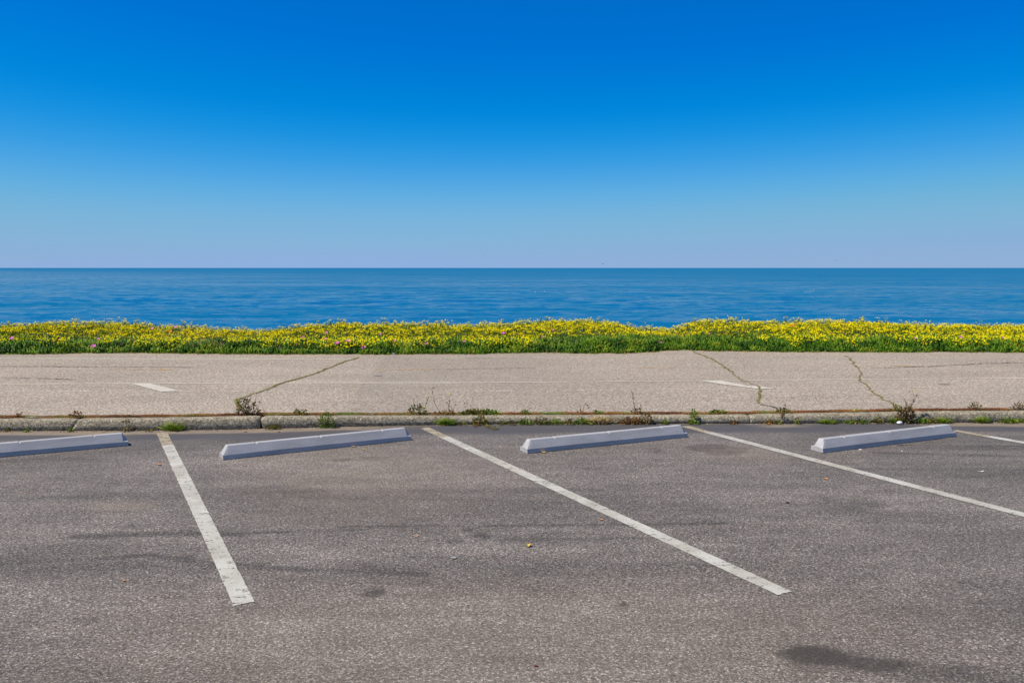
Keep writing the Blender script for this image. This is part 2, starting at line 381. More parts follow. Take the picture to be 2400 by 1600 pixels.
def lot_stain(X, Y):
    d = np.zeros_like(X); s = np.zeros_like(X); k = np.zeros_like(X)
    for i, (u, v, w, h, st, so) in enumerate([
        (1925, 1538, 120, 34, .97, .6), (2035, 1552, 130, 36, .88, .8), (2170, 1582, 230, 44, .55, .9), (2330, 1600, 200, 40, .4, 1.0), (2400, 1450, 500, 150, .16, 1.5),
        (1672, 1053, 92, 17, .55, .5), (2000, 1190, 170, 46, .42, 1.1), (2040, 1180, 60, 14, .35, .8), (2170, 1215, 240, 40, .22, 1.3), (875, 1389, 38, 13, .75, .35), (1460, 1416, 16, 6, .85, .35),
        (1128, 1254, 34, 14, .6, .6), (1068, 1268, 26, 12, .45, .8), (1100, 1240, 14, 5, .6, .6), (1255, 1330, 320, 34, .26, 1.2), (1200, 1545, 200, 14, .32, .8), (430, 1309, 44, 12, .5, .8),
        (215, 1453, 46, 14, .4, .9), (797, 1078, 40, 6, .5, .6), (870, 1072, 40, 5, .3, .6), (1340, 1260, 220, 26, .26, 1.2), (560, 1150, 200, 20, .22, 1.3), (150, 1075, 300, 26, .25, 1.3), (1540, 1056, 30, 8, .3, .8),
        (300, 1335, 500, 50, .22, 1.4), (2250, 1100, 300, 26, .24, 1.4), (1330, 1580, 30, 8, .5, .8), (1500, 1045, 220, 12, .22, 1), (2310, 1050, 300, 10, .3, 1)]):
        d = np.maximum(d, st * blob(X, Y, u, v, w, h, so, 3, 11+i))
    for pts, w, st in [(([-100, 1330], (350, 1300), (480, 1318), (720, 1336), (1000, 1345)), .045, .42), (((800, 1234), (1180, 1231), (1700, 1226)), .03, .48),
                       (((1180, 1264), (1500, 1260)), .03, .42), (((180, 1257), (400, 1249), (560, 1252)), .06, .42), (((560, 1250), (860, 1240)), .03, .36), (((2110, 1043), (2500, 1046)), .035, .65), (((2050, 1060), (2500, 1072)), .05, .35),
                       (((0, 1170), (500, 1155), (760, 1150)), .08, .2), (((1900, 1100), (2500, 1098)), .08, .25), (((900, 1150), (1500, 1145)), .08, .2)]:
        d = np.maximum(d, st * streak(X, Y, [tuple(p) for p in pts], w))
    dk = yb(X) - Y                                # distance out from the kerb
    n = fbm(X*1.6, Y*4, 41); n2 = fbm(X*14, Y*14, 43)
    side = np.clip(1 - sm((X + 1.9) / 1.1), 0, 1) + sm((X - 4.2) / .7) + .8*sm(1-np.abs(X-2.95)/.45)
    s = np.maximum(s, side * .95 * sm((.27 + .16*(n-.5) - dk) / .12) * (.6 + .6*n2))
    s = np.maximum(s, .45 * sm((.07 + .1*(n-.5) - dk) / .05))
    s = np.maximum(s, .30 * blob(X, Y, 850, 1115, 520, 110, 1.4, 2, 71)*n2*1.3)
    s = np.maximum(s, .28 * blob(X, Y, 1740, 1062, 230, 36, 1.0, 3, 72)*n2*1.4)
    s = np.maximum(s, .22 * blob(X, Y, 290, 1185, 110, 16, 1.0, 3, 73))
    s = np.maximum(s, .16 * blob(X, Y, 1250, 1500, 1900, 260, 1.5, 2, 74))
    k = .92 * sm((.66 + .5*(fbm(X*.8, Y*1.5, 51)-.5) - dk) / .30) * (.75 + .5*fbm(X*3, Y*9, 53)) * (1-.6*np.clip(s*2, 0, 1))
    k = np.maximum(k, .30 * sm((1.7 + 1.2*(fbm(X*.5, Y*.9, 57)-.5) - dk) / 1.2) * fbm(X*2, Y*6, 58)*1.4)
    k = np.maximum(k, .30 * sm((X - 1.0) / 5) * fbm(X*1.1, Y*3, 59))
    return np.stack([np.clip(d, 0, 1), np.clip(s, 0, 1), np.clip(k, 0, 1)], -1)
lot = tag(empty('parking_lot', (0, 0, 0)), kind='structure')
X, Y = lotgrid('a', np.arange(-9, 9.001, .028), np.linspace(2.6, 9.3, 250), True)
Z = np.zeros_like(X)
grid('asphalt', X, Y, Z, M['lot'], lot_stain(X, Y), lot)
for x0, x1, ya, yb_, top in ((-60, -9, 2.6, 9.3, True), (9, 60, 2.6, 9.3, True), (-60, 60, -60, 2.6, None)):
    X, Y = lotgrid('a', np.linspace(x0, x1, 60), np.linspace(ya, yb_, 24), top)
    grid('asphalt', X, Y, 0*X, M['lot'], np.zeros(X.shape + (3,)), lot)
def strip(name, A, B, w, mat, parent, z=.004, wear=None, zf=None, jit=.004, step=.02):
    A = np.asarray(A[:2], float); B = np.asarray(B[:2], float); L = np.linalg.norm(B-A); n = max(2, int(L/step)); m = 7
    t = np.linspace(0, 1, n)[:, None]; s = np.linspace(-.5, .5, m)[None]
    d = (B-A)/L; q = np.array([-d[1], d[0]])
    wob = 1 + (vnoise(t*L*25, s*0, 5)-.5)*jit*2/w*1.2
    X = A[0] + d[0]*t*L + q[0]*s*w*wob; Y = A[1] + d[1]*t*L + q[1]*s*w*wob
    e = (vnoise(s*9+3, 0*s+L, 9)-.5)*.03                       # ragged ends
    X = X + d[0]*e*(np.abs(t-.5) > .499); Y = Y + d[1]*e*(np.abs(t-.5) > .499)
    Z = (zf(X, Y) if zf else 0*X) + z
    W = (0*X if wear is None else wear(t*L + 0*s, s + 0*t))
    return grid(name, X, Y, Z, mat, None, parent, True, W)
# stall lines: painted from near the kerb, the first stretch worn to a dusty ghost
dl = ground(1830, 1390) - ground(1000, 1001); dl = dl[:2] / np.linalg.norm(dl[:2])
def stall(u, v, u2, v2, L, ghost):
    A = ground(u, v)[:2]; B = ground(u2, v2)[:2]
    if L: d = (B-A)/np.linalg.norm(B-A); B = A + d*L
    def wear(t, s):
        g = sm((ghost - t) / .06)
        return g * (.85 + .25*fbm(t*8, s*3, 3)) + .50*sm(1-np.abs(t-2.1)/.45)*fbm(t*9, s*5, 8) + .12*fbm(t*4, s*4, 9)
    return strip('stall_line', A, B, .105, M['white'], lot, .004, wear)
_e = ground(571, 1415); LA = np.linalg.norm(_e[:2] - ground(381, 1016)[:2])
A0 = ground(381, 1016)[:2]; dA = (_e[:2]-A0)/np.linalg.norm(_e[:2]-A0)
stall(379, 1014, 572, 1414.5, 0, .75)
LB = np.linalg.norm(ground(1838, 1390)[:2] - ground(996, 1003)[:2])
stall(994, 1002.5, 1838, 1390, 0, .62); stall(1604, 998.8, 2400, 1207, LB, .42); stall(2236, 1009, 2400, 1037.6, LB, .40)
_p = ground(381, 1014)[:2] - np.array([2.78, -.03])
for off in (-1, ):
    strip('stall_line', _p, _p + dl*LB, .105, M['white'], lot, .004, lambda t, s: sm((.4-t)/.06))
_p = ground(2238, 1009)[:2] + np.array([2.79, .03]); strip('stall_line', _p, _p + dl*LB, .105, M['white'], lot, .004, lambda t, s: sm((.4-t)/.06))
# ------------------------------------------------------------------ kerb
def kerb_seg(mb, xa, xb, sa, sb):
    n = max(3, int((xb-xa)/.02)); t = np.linspace(0, 1, n)
    prof = [(.014, -.06), (.013, .05), (.001, .13), (.008, .45), (.014, .74), (.026, .90), (.045, .975), (.075, 1.0), (.115, 1.0), (.15, .99), (.16, .88), (.16, -.5)]
    V = np.empty((n, len(prof), 3))
    for j, (py, pz) in enumerate(prof):
        x = xa + (xb-xa)*t
        x = x + (1-t)**8*0 ; x[0] += sa*(pz-.5) + R.uniform(-.006, .006); x[-1] += sb*(pz-.5) + R.uniform(-.006, .006)
        r = (fbm(x*7, 0*x + j*.6, 21)-.5)*.012 + (vnoise(x*40, 0*x+j, 23)-.5)*.004
        edge = np.minimum(np.arange(n), np.arange(n)[::-1]); rd = .012*np.exp(-edge/1.2)
        V[:, j, 0] = x; V[:, j, 1] = yb(x) + py + (r if py < .1 else 0) + rd*(py < .05)
        V[:, j, 2] = kt(x)*pz + (r*.5 if pz > .6 else 0) - rd*(pz > .8)
    m = len(prof); f = []
    for i in range(n-1):
        for j in range(m-1):
            a = i*m+j; f += [(a, a+m, a+m+1), (a, a+m+1, a+1)]
    for j in range(1, m-1): f += [(0, j, j+1), ((n-1)*m, (n-1)*m+j+1, (n-1)*m+j)]
    mb.add(V.reshape(-1, 3), f)
kerb = tag(empty('kerb', (0, 0, 0)), kind='structure')
xg1 = at(172, 995, float(yb(-4.6)))[0]; xg2 = at(610, 990, float(yb(-2.65)))[0]
xg3 = at(1752, 985, 9.65)[0]
mb = MB(); kerb_seg(mb, -30, xg1-.006, 0, .085); kerb_seg(mb, xg1+.006, xg2-.010, .085, .0); kerb_seg(mb, xg2+.012, xg3-.0015, -.02, 0); kerb_seg(mb, xg3+.0015, 30, 0, 0)
mb.build('kerb_stone', M['kerb'], kerb, smooth=True)
def zj(X, Y): return kt(X) - .008 + (fbm(X*9, Y*20, 31)-.5)*.022
X, T = np.meshgrid(np.arange(-12, 12, .02), np.linspace(.14, .28, 8)); Y = yb(X) + T + (T > .26)*.02
grid('joint_soil', X, Y, zj(X, Y) + .010, M['joint'], None, kerb)
# ------------------------------------------------------------------ path
def path_stain(X, Y):
    def bl(u, v, w, h, so, sd):
        c = ground(u, v, .11); e = ground(u+w/2, v, .11); g = ground(u, v-h/2, .11)
        d = np.sqrt(((X-c[0])/abs(e[0]-c[0]))**2 + ((Y-c[1])/abs(g[1]-c[1]))**2) + (fbm(X*4, Y*2, sd)-.5)*.8
        return sm((1-d)/so)
    d = np.maximum.reduce([.75*bl(887, 881, 30, 6, .5, 3), .35*bl(893, 872, 24, 5, .6, 4), .75*bl(2213, 900.7, 46, 3.5, .5, 5), .45*bl(2145, 899, 16, 2.5, .5, 6)])
    s = .7*sm((Y - y0(X) + .22 + .25*(fbm(X*3, Y, 15)-.5))/.15)*(fbm(X*9, Y*9, 16)*1.3)
    s = np.maximum(s, .35*sm((yb(X)+.40-Y)/.12)*fbm(X*6, Y*6, 17))
    # seam of an older repair runs out to the upper right
    a = ground(800, 960, .11); b = ground(905, 832, .11); k = sm((X - (a[0]+(b[0]-a[0])*(Y-a[1])/(b[1]-a[1])))/.04 + .5)
    k = .22*k*sm((2.6-X)/2.5)*(.5+fbm(X*1.5, Y*1.5, 18)) + .10*fbm(X*.7, Y*.7, 19)
    return np.stack([d, np.clip(s, 0, 1), np.clip(k, 0, 1)], -1)
path = tag(empty('path', (0, 0, 0)), kind='structure')
for xa, xb, st in ((-12.5, 12.5, .035), (-60, -12.5, 1), (12.5, 60, 1)):
    X, T = np.meshgrid(np.arange(xa, xb + st*.5, st) if st < 1 else np.linspace(xa, xb, 50), np.linspace(0, 1, 170))
    Y = (yb(X) + .235)*(1-T) + (y0(X) + .2)*T + np.clip(1-T/.03, 0, 1)*((fbm(X*1.7, 0*X, 35)-.5)*.13 + (fbm(X*11, 0*X, 36)-.5)*.03 - .01)
    grid('path_surface', X, Y, zp(X, Y), M['path'], path_stain(X, Y), path)
def pth(u, v): return ground(u, v, .112)
def pline(pts, w, mat, name='edge_line', wear=None):
    for (a, b) in zip(pts[:-1], pts[1:]):
        strip(name, pth(*a), pth(*b), w, mat, path, .004, wear, zp, .002, .04)
wl = lambda t, s: .75*fbm(t*.7, 0*t, 61)
pline([(-500, 839.5), (831, 842)], .055, M['edge'], wear=lambda t, s: .5*fbm(t*.9, 0*t, 62))
pline([(895, 841.8), (1200, 840), (1560, 836), (2000, 832.3), (2900, 830)], .05, M['edge'], wear=lambda t, s: .4+.8*fbm(t*.6, 0*t, 63))
pline([(-500, 902), (0, 900.3), (600, 897.5)], .045, M['edge'], wear=wl)
pline([(600, 897.5), (1080, 897)], .055, M['edge'], wear=lambda t, s: .35*fbm(t, 0*t, 64))
pline([(1080, 897), (1500, 893.7), (1950, 889.8), (2900, 883)], .04, M['edge'], wear=wl)
pline([(-500, 920), (0, 918.5), (600, 916.5), (1200, 915.5)], .045, M['edge'], wear=lambda t, s: .3+.8*fbm(t*.5, 0*t, 65))
pline([(1200, 915.5), (1700, 911.3), (2900, 902)], .035, M['edge'], wear=lambda t, s: .6+.6*fbm(t*.5, 0*t, 66))
for a, b in (((255, 866.3), (405, 866.3)), ((866, 866.5), (1018, 865.5)), ((1457, 862.3), (1598, 860.8)), ((2035, 858.6), (2162, 857.4)), ((-340, 867), (-190, 866.6)), ((2630, 855), (2760, 854))):
    pline([a, b], .10, M['yellow'], 'lane_dash', wear=lambda t, s: .35+.5*fbm(t*2, s*3, 67))
def poly(name, pts, mat, z=.006):
    P = [pth(*p) for p in pts]; c = np.mean(P, 0)
    ring = []                                                    # densify
    for a, b in zip(P, P[1:]+P[:1]):
        for k in range(6): ring.append(a + (b-a)*k/6)
    rings = [np.array([c + (p-c)*f for p in ring]) for f in (1, .75, .5, .25)]
    V = np.concatenate(rings + [c[None]]); V[:, 2] = zp(V[:, 0], V[:, 1]) + z; n = len(ring); f = []
    for r in range(3):
        for i in range(n):
            j = (i+1) % n; f += [(r*n+i, r*n+j, (r+1)*n+j), (r*n+i, (r+1)*n+j, (r+1)*n+i)]
    f += [(3*n+i, 3*n+(i+1) % n, 4*n) for i in range(n)]
    mb = MB(); mb.add(V, f, .1); mb.build(name, mat, path, an='wear')
poly('hatch_stripe', [(308, 899.6), (351, 898.8), (421, 916.3), (378, 918.3)], M['arrow'])
poly('hatch_stripe', [(1644, 893.2), (1688, 892.2), (1774, 907.8), (1824, 910.2), (1778, 912), (1691, 900.5)], M['arrow'])
def crack(pts, w, mat, name='crack', lift=.007, seed=0):
    P = np.array([pth(*p) for p in pts]); seg = np.r_[0, np.cumsum(np.linalg.norm(np.diff(P, axis=0), axis=1))]
    n = int(seg[-1]/.03)+2; s = np.linspace(0, seg[-1], n)
    x = np.interp(s, seg, P[:, 0]); y = np.interp(s, seg, P[:, 1])
    x = x + (fbm(s*6, 0*s, 81+seed)-.5)*.07; y = y + (fbm(s*5, 0*s+4, 82+seed)-.5)*.12
    tx, ty = np.gradient(x), np.gradient(y); l = np.hypot(tx, ty)+1e-9; qx, qy = -ty/l, tx/l
    ww = w*(.35 + 1.3*fbm(s*7, 0*s+9, 83+seed)); ww[0] = ww[-1] = .001
    V = []
    for k in (-.5, .5):
        X = x + qx*ww*k; Y = y + qy*ww*k; V.append(np.stack([X, Y, zp(X, Y)+lift], -1))
    V = np.stack(V, 1).reshape(-1, 3); f = []
    for i in range(n-1): a = 2*i; f += [(a, a+1, a+3), (a, a+3, a+2)]
    mb = MB(); mb.add(V, f); mb.build(name, mat, path)
    return x, y
def zz(X0, Y0, pts): return [(X0 + a/3.92, Y0 + b/3.92) for a, b in pts]
c1 = crack(zz(500, 720, [(1330, 465), (1220, 497), (1050, 560), (950, 605), (800, 650), (640, 695), (550, 735), (440, 770), (330, 812), (230, 850), (212, 875), (240, 905), (235, 950)]), .048, M['crack_green'])
c2 = crack(zz(1400, 720, [(880, 405), (970, 445), (1080, 490), (1160, 545), (1230, 595), (1280, 640), (1330, 672), (1400, 690), (1470, 720), (1495, 760), (1478, 870)]), .024, M['crack_green'], seed=5)
crack(zz(1400, 720, [(1500, 877), (1600, 900), (1690, 935)]), .03, M['crack_dark'], seed=6)
c3 = crack(zz(1800, 720, [(700, 445), (745, 465), (800, 530), (855, 610), (850, 665), (830, 680), (900, 705), (930, 750), (1000, 805), (1070, 850), (1130, 865), (1180, 905), (1190, 935)]), .022, M['crack_green'], seed=9)
crack([(-300, 858), (0, 858.5), (150, 860), (300, 860.3), (460, 861)], .035, M['crack_dark'], seed=11)
crack([(0, 885), (90, 887), (180, 890.5)], .025, M['crack_dark'], seed=12)
crack([(1010, 866), (1130, 864), (1256, 862.3)], .022, M['crack_dark'], seed=13)
crack([(2042, 863), (2210, 857.5), (2300, 852), (2400, 850.5), (2600, 850)], .035, M['crack_dark'], seed=14)
crack([(1085, 839), (1180, 839.5), (1230, 838)], .02, M['crack_dark'], seed=15)
# ------------------------------------------------------------------ land and sea
xs = np.r_[-3000, -800, -200, -90, -60, -40, np.arange(-30, 30.01, .5), 40, 60, 90, 200, 800, 3000]
ts = np.r_[-3000, -600, -150, -60, -20, -5, -1, -.35, np.arange(-.1, 3.61, .15), 4.2, 5, 6, 8, 11, 15, 20, 28, 40, 60, 90, 140]
X, T = np.meshgrid(xs, ts); Y = np.where(np.abs(X) < 40, y0(X), 16.6) + T
Z = np.where(T < -.2, -.08, bz(np.clip(X, -20, 20), T))
dn_ = sm((T - 3.3) / 4) * 1.6 + np.clip(T - 6, 0, 200) * .105
Z = np.where(T > 3.3, Z - dn_, Z) + np.where(T > .3, (fbm(X*.6, T*.6, 91)-.5)*.03, 0)
tag(grid('ground', X, Y, Z, M['soil'], None), kind='structure')
ys = 1/np.linspace(1/45., 1/60000., 520); sc_ = np.r_[-12, -5, -2.4, -1.4, -1, np.linspace(-.78, .78, 1050), 1, 1.4, 2.4, 5, 12]
X = (ys[:, None] + 25)*sc_[None]; Y = ys[:, None] + 0*X; dy = np.gradient(ys)[:, None]; Z = 0*X
for i, (L_, sx_, am) in enumerate(((30, 3.2, .22), (14, 2.4, .17), (6.5, 2.2, .14), (3.2, 2.0, .10), (1.6, 1.8, .06), (110, 4, .5))):
    th = (-.10, .14, -.2, .25, .1, .05)[i]; c_, s_ = math.cos(th), math.sin(th)
    nz = vnoise((X*c_ + Y*s_)/L_/sx_*2, (Y*c_ - X*s_)/L_*2, 201+i)
    Z += am*(nz - .5)*1.9*np.clip(L_*1.2/dy - .8, 0, 1)*(.6 + .8*vnoise(X/90, Y/60, 220+i))
Z = Z - 5 + .0*X
tag(grid('sea', X, Y, Z, M['sea'], None), kind='structure')
# ------------------------------------------------------------------ planting bed
def scatter(n, t0, t1, xr=15.5): return R.uniform(-xr, xr, n), R.uniform(t0, t1, n)
def patch(x, t, seed): return fbm(x*1.3, t*1.3, seed)
def upv(n, s): v = R.normal(size=(n, 3))*s; v[:, 2] = 1; return v
bed = MB()
edge = lambda x: (fbm(x*1.6, 0*x, 101)-.5)*.34 + (fbm(x*9, 0*x, 102)-.5)*.14
n = 54000                                         # dense front band of upright fingers
x, t = R.uniform(-15.5, 15.5, n), R.beta(1.1, 1.5, n)*.95
hgt = sm((t+.03)/.30)*(.09 + .17*patch(x*2, t*2, 103)) + .01
z = bz(x, t) + hgt*R.uniform(.1, 1, n)**.6
P = np.stack([x, y0(x) + t + edge(x) + .02, z], -1)
D = upv(n, .42); D[:, 1] -= .25*(t < .3); L = R.uniform(.055, .115, n)
cl = (fbm(x*4, t*4+z*6, 105)-.5)*1.7+.5
blades(bed, P, D, L, R.uniform(.015, .026, n), R.normal(size=(n, 3))*.008, np.clip(.20 + cl*.75 + R.normal(size=n)*.16 - .1, 0, .97))
n = 26000                                         # thinner among the flowers
x, t = scatter(n, .8, 3.3); z = bz(x, t) + R.uniform(.03, .20, n)
P = np.stack([x, y0(x)+t, z], -1)
blades(bed, P, upv(n, .45), R.uniform(.05, .10, n), R.uniform(.010, .016, n), R.normal(size=(n, 3))*.008, np.clip(fbm(x*4, t*4, 107) + R.normal(size=n)*.15, 0, .95))
n = 1600                                          # runners that lap onto the path
x = R.uniform(-15.5, 15.5, n); t = R.uniform(-.08, .05, n)
P = np.stack([x, y0(x)+t+edge(x), .118+0*x], -1); D = np.stack([R.normal(size=n), -np.abs(R.normal(size=n))*.5, R.uniform(.1, .8, n)], -1)
blades(bed, P, D, R.uniform(.04, .08, n), R.uniform(.009, .014, n), R.normal(size=(n, 3))*.006, np.clip(.6 + R.normal(size=n)*.3, 0, 1))
tag(bed.build('ice_plant_bed', M['ice']), 'dense green ice plant foliage lining the far side of the pale path', 'ground cover', kind='stuff')
fol = MB(); fl = MB(); st = MB()
def dens(x, t): return np.clip(.35 + 1.1*(fbm(x*1.1, t*.9, 111)), 0, 1)
def ftop(x, t): return bz(x, t) + PH * (.70 + .30*fbm(x*1.7, t*1.7, 113) + .24*fbm(x*5, t*4, 114)) * (.55 + .45*sm((t-.25)/.8))
n = 19000
xc, tc = scatter(n, .30, 3.3); tc = .30 + (tc-.30)**1.15*.9
keep = R.rand(n) < np.clip(.66 + 2.6*(fbm(xc*2.2, tc*1.8, 151)-.42), .10, 1)
keep &= R.rand(n) < np.clip((tc - .36 - 1.7*(fbm(xc*1.1, 0*xc, 116)-.5) - .9*(fbm(xc*4, 0*xc, 117)-.5))/.40, 0.03, 1)
xc, tc = xc[keep], tc[keep]; n = len(xc)
zc = ftop(xc, tc) - np.abs(R.normal(size=n))*.055*(1 + 1.3*(tc < 1.1)) + .012 + .05*(R.rand(n) > .9)*R.rand(n)
k = R.randint(4, 10, n); ii = np.repeat(np.arange(n), k); n = len(ii)
P = np.stack([xc[ii], y0(xc[ii])+tc[ii], zc[ii]], -1) + R.normal(size=(n, 3))*[.024, .024, .009]; Nn = upv(n, .38); Nn[:, 0] -= .35; Nn[:, 1] -= .2
heads(fl, P, Nn, R.uniform(.0085, .0150, n), np.clip(R.beta(3.5, 2, n) + R.normal(size=len(xc))[ii]*.12, 0, 1), .25)
m = 22000                                         # single heads lower down the front, thick in places and missing in others
x2 = R.uniform(-15.5, 15.5, m); t2 = R.uniform(.10, .75, m); q2 = fbm(x2*.9, 0*x2, 141)*.65 + fbm(x2*3.5, 0*x2, 142)*.35 - .03 + .03*(x2 < 0) - .05*(x2 > 1.0) - .02*(x2 > 5) + .10*np.exp(-((x2-2.9)/.35)**2) + .10*np.exp(-((x2+4.6)/1.2)**2)
f2 = R.rand(m); lim = np.clip(1.06 - (q2 - .38)*3.4, .14, 1)
kp = (f2 > lim) ; x2, t2, f2 = x2[kp], t2[kp], f2[kp]; m = len(x2)
z2 = bz(x2, t2) + .04 + (PH*.95)*f2
Pm = np.stack([x2, y0(x2) + t2*.8, z2], -1); Nm = upv(m, .6); Nm[:, 0] -= .3; Nm[:, 1] -= .7
heads(fl, Pm, Nm, R.uniform(.009, .017, m), np.clip(R.beta(2.5, 2, m), 0, 1), .25)
P2 = P.copy(); P2[:, 2] -= R.uniform(.06, .12, n); sub = slice(0, None, 2)
blades(fol, P2[sub], (P - P2)[sub] + R.normal(size=(n, 3))[sub]*.012, np.linalg.norm(P-P2, axis=1)[sub], .0055, 0*P[sub], np.clip(R.normal(size=n)*.25+.5, 0, 1)[sub])
n = 46000                                         # small leaves under and between the heads
x, t = scatter(n, .30, 3.2); z = bz(x, t) + (ftop(x, t)-bz(x, t))*R.uniform(.45, 1.04, n)
P = np.stack([x, y0(x)+t, z], -1); D = upv(n, .8)
leaves(fol, P, D, R.normal(size=(n, 3)), R.uniform(.03, .06, n), R.uniform(.009, .016, n), np.clip(R.normal(size=n)*.25 + .45, 0, 1))
n = 900                                           # taller sprays that break the skyline
xc = R.uniform(-15.5, 15.5, n); tc = R.uniform(.6, 3.1, n); hc = R.uniform(.03, .12, n)*(.5 + fbm(xc*1.5, 0*xc, 118))
for a, b, h_ in zip(xc, tc, hc):
    zt = float(ftop(a, b)) + h_; k = random.randint(3, 9); c = np.array([a, float(y0(a))+b, zt])
    off = R.normal(size=(k, 3))*[.022, .022, .010]
    heads(fl, c + off, upv(k, .5), R.uniform(.010, .016, k), np.clip(R.beta(2.5, 2, k), 0, 1), .3)
    base = c + np.array([R.normal()*.02, R.normal()*.02, -.14])
    Pk = np.repeat(base[None], k, 0); dv = c + off - Pk
    blades(fol, Pk, dv, np.linalg.norm(dv, axis=1), .005, 0*dv, np.full(k, .55))
tag(fol.build('flower_foliage', M['stemgreen']), 'yellow-green stems and small leaves carrying the yellow flowers of the bank', 'foliage', kind='stuff')
tag(fl.build('yellow_flowers', M['yflower']), 'mass of small bright yellow flowers along the top of the green bank', 'flowers', kind='stuff')
sg = MB()
for (u, w, k, t0, t1, hh) in ((430, 90, 900, .5, 3.2, .05), (540, 60, 420, .05, 1.2, .02), (700, 60, 260, .4, 2.4, .02), (1585, 40, 520, .25, 2.6, .02), (1000, 60, 160, .1, .7, 0), (250, 60, 120, .2, 1., 0), (1330, 50, 120, .1, .8, .0), (640, 30, 120, 1.5, 3.3, .09), (1240, 700, 500, .3, 2.5, .01), (2100, 300, 160, .4, 2.8, .02), (500, 300, 400, .3, 2.5, .01), (1530, 30, 160, 1, 3, .03)):
    xx = np.array([at(u_, 800, 17.5)[0] for u_ in R.normal(u, w*.5, k)]); t = R.uniform(t0, t1, k)
    P = np.stack([xx, y0(xx)+t, bz(xx, t) + .05 + R.uniform(0, .12, k)], -1); L = R.uniform(.07, .15, k) + hh*R.rand(k)
    blades(sg, P, upv(k, .5), L, .0045, R.normal(size=(k, 3))*.02, R.rand(k))
tag(sg.build('dry_grass', M['straw']), 'straw coloured dry grass scattered through the flowering bank', 'dry grass', kind='stuff')
dk = MB()                                         # darker leafy tops on the skyline
for u, w, k in ((315, 9, 40), (335, 8, 34), (630, 10, 50), (655, 12, 50), (2340, 8, 30), (1840, 6, 20), (1270, 14, 40), (1600, 8, 30), (1470, 8, 16)):
    xx = np.array([at(u_, 800, 18.6)[0] for u_ in R.normal(u, w*.6, k)]); t = R.uniform(2.0, 3.1, k)
    P = np.stack([xx, y0(xx)+t, ztop(xx) - .04 + R.uniform(-.06, .04, k)], -1)
    blades(dk, P, upv(k, .45), R.uniform(.05, .09, k), R.uniform(.008, .013, k), R.normal(size=(k, 3))*.006, R.uniform(0, .6, k))
tag(dk.build('ice_plant_tips', M['ice']), 'dark green leafy tips poking above the yellow flowers against the sea', 'ground cover', kind='stuff')
# ------------------------------------------------------------------ separate blossoms in the bed
def blossom(u, v, w, matn, label, cat='flower'):
    d = float(y0(at(u, v, 17)[0])) + .02 + np.clip((832-v)/40, 0, 2)*.33
    p = at(u, v, d); r = w/2/F*d; name = {'magenta': 'pink_flower', 'dullpink': 'pink_flower', 'orange': 'orange_flower'}[matn]
    o = tag(empty(name, p), label, cat, 'pink and orange blossoms in the bank')
    mb = MB(); k = 22; a = np.arange(k)*2*math.pi/k + R.uniform(0, .1, k)
    D = np.stack([np.cos(a), np.sin(a), .35 + 0*a], -1); S = np.stack([-np.sin(a), np.cos(a), 0*a], -1)
    tilt = np.array([[1, 0, 0], [0, .86, .5], [0, -.5, .86]])  # the face leans towards the path
    D = D @ tilt; S = S @ tilt
    leaves(mb, D*r*.15, D, S, r, r*.34, R.rand(k), .1); mb.build('petals', M[matn], o)
    mb = MB(); heads(mb, np.array([[0, 0, .003]]), np.array([[0, -.5, .86]]), [r*.28], [.3], .5, 8); mb.build('flower_centre', M['yflower'], o)
    mb = MB(); tube(mb, [(0, .004, -.002), (.004, .012, -.03), (.002, .02, -.07)], .003, .003, .3); mb.build('stem', M['gstem'], o)
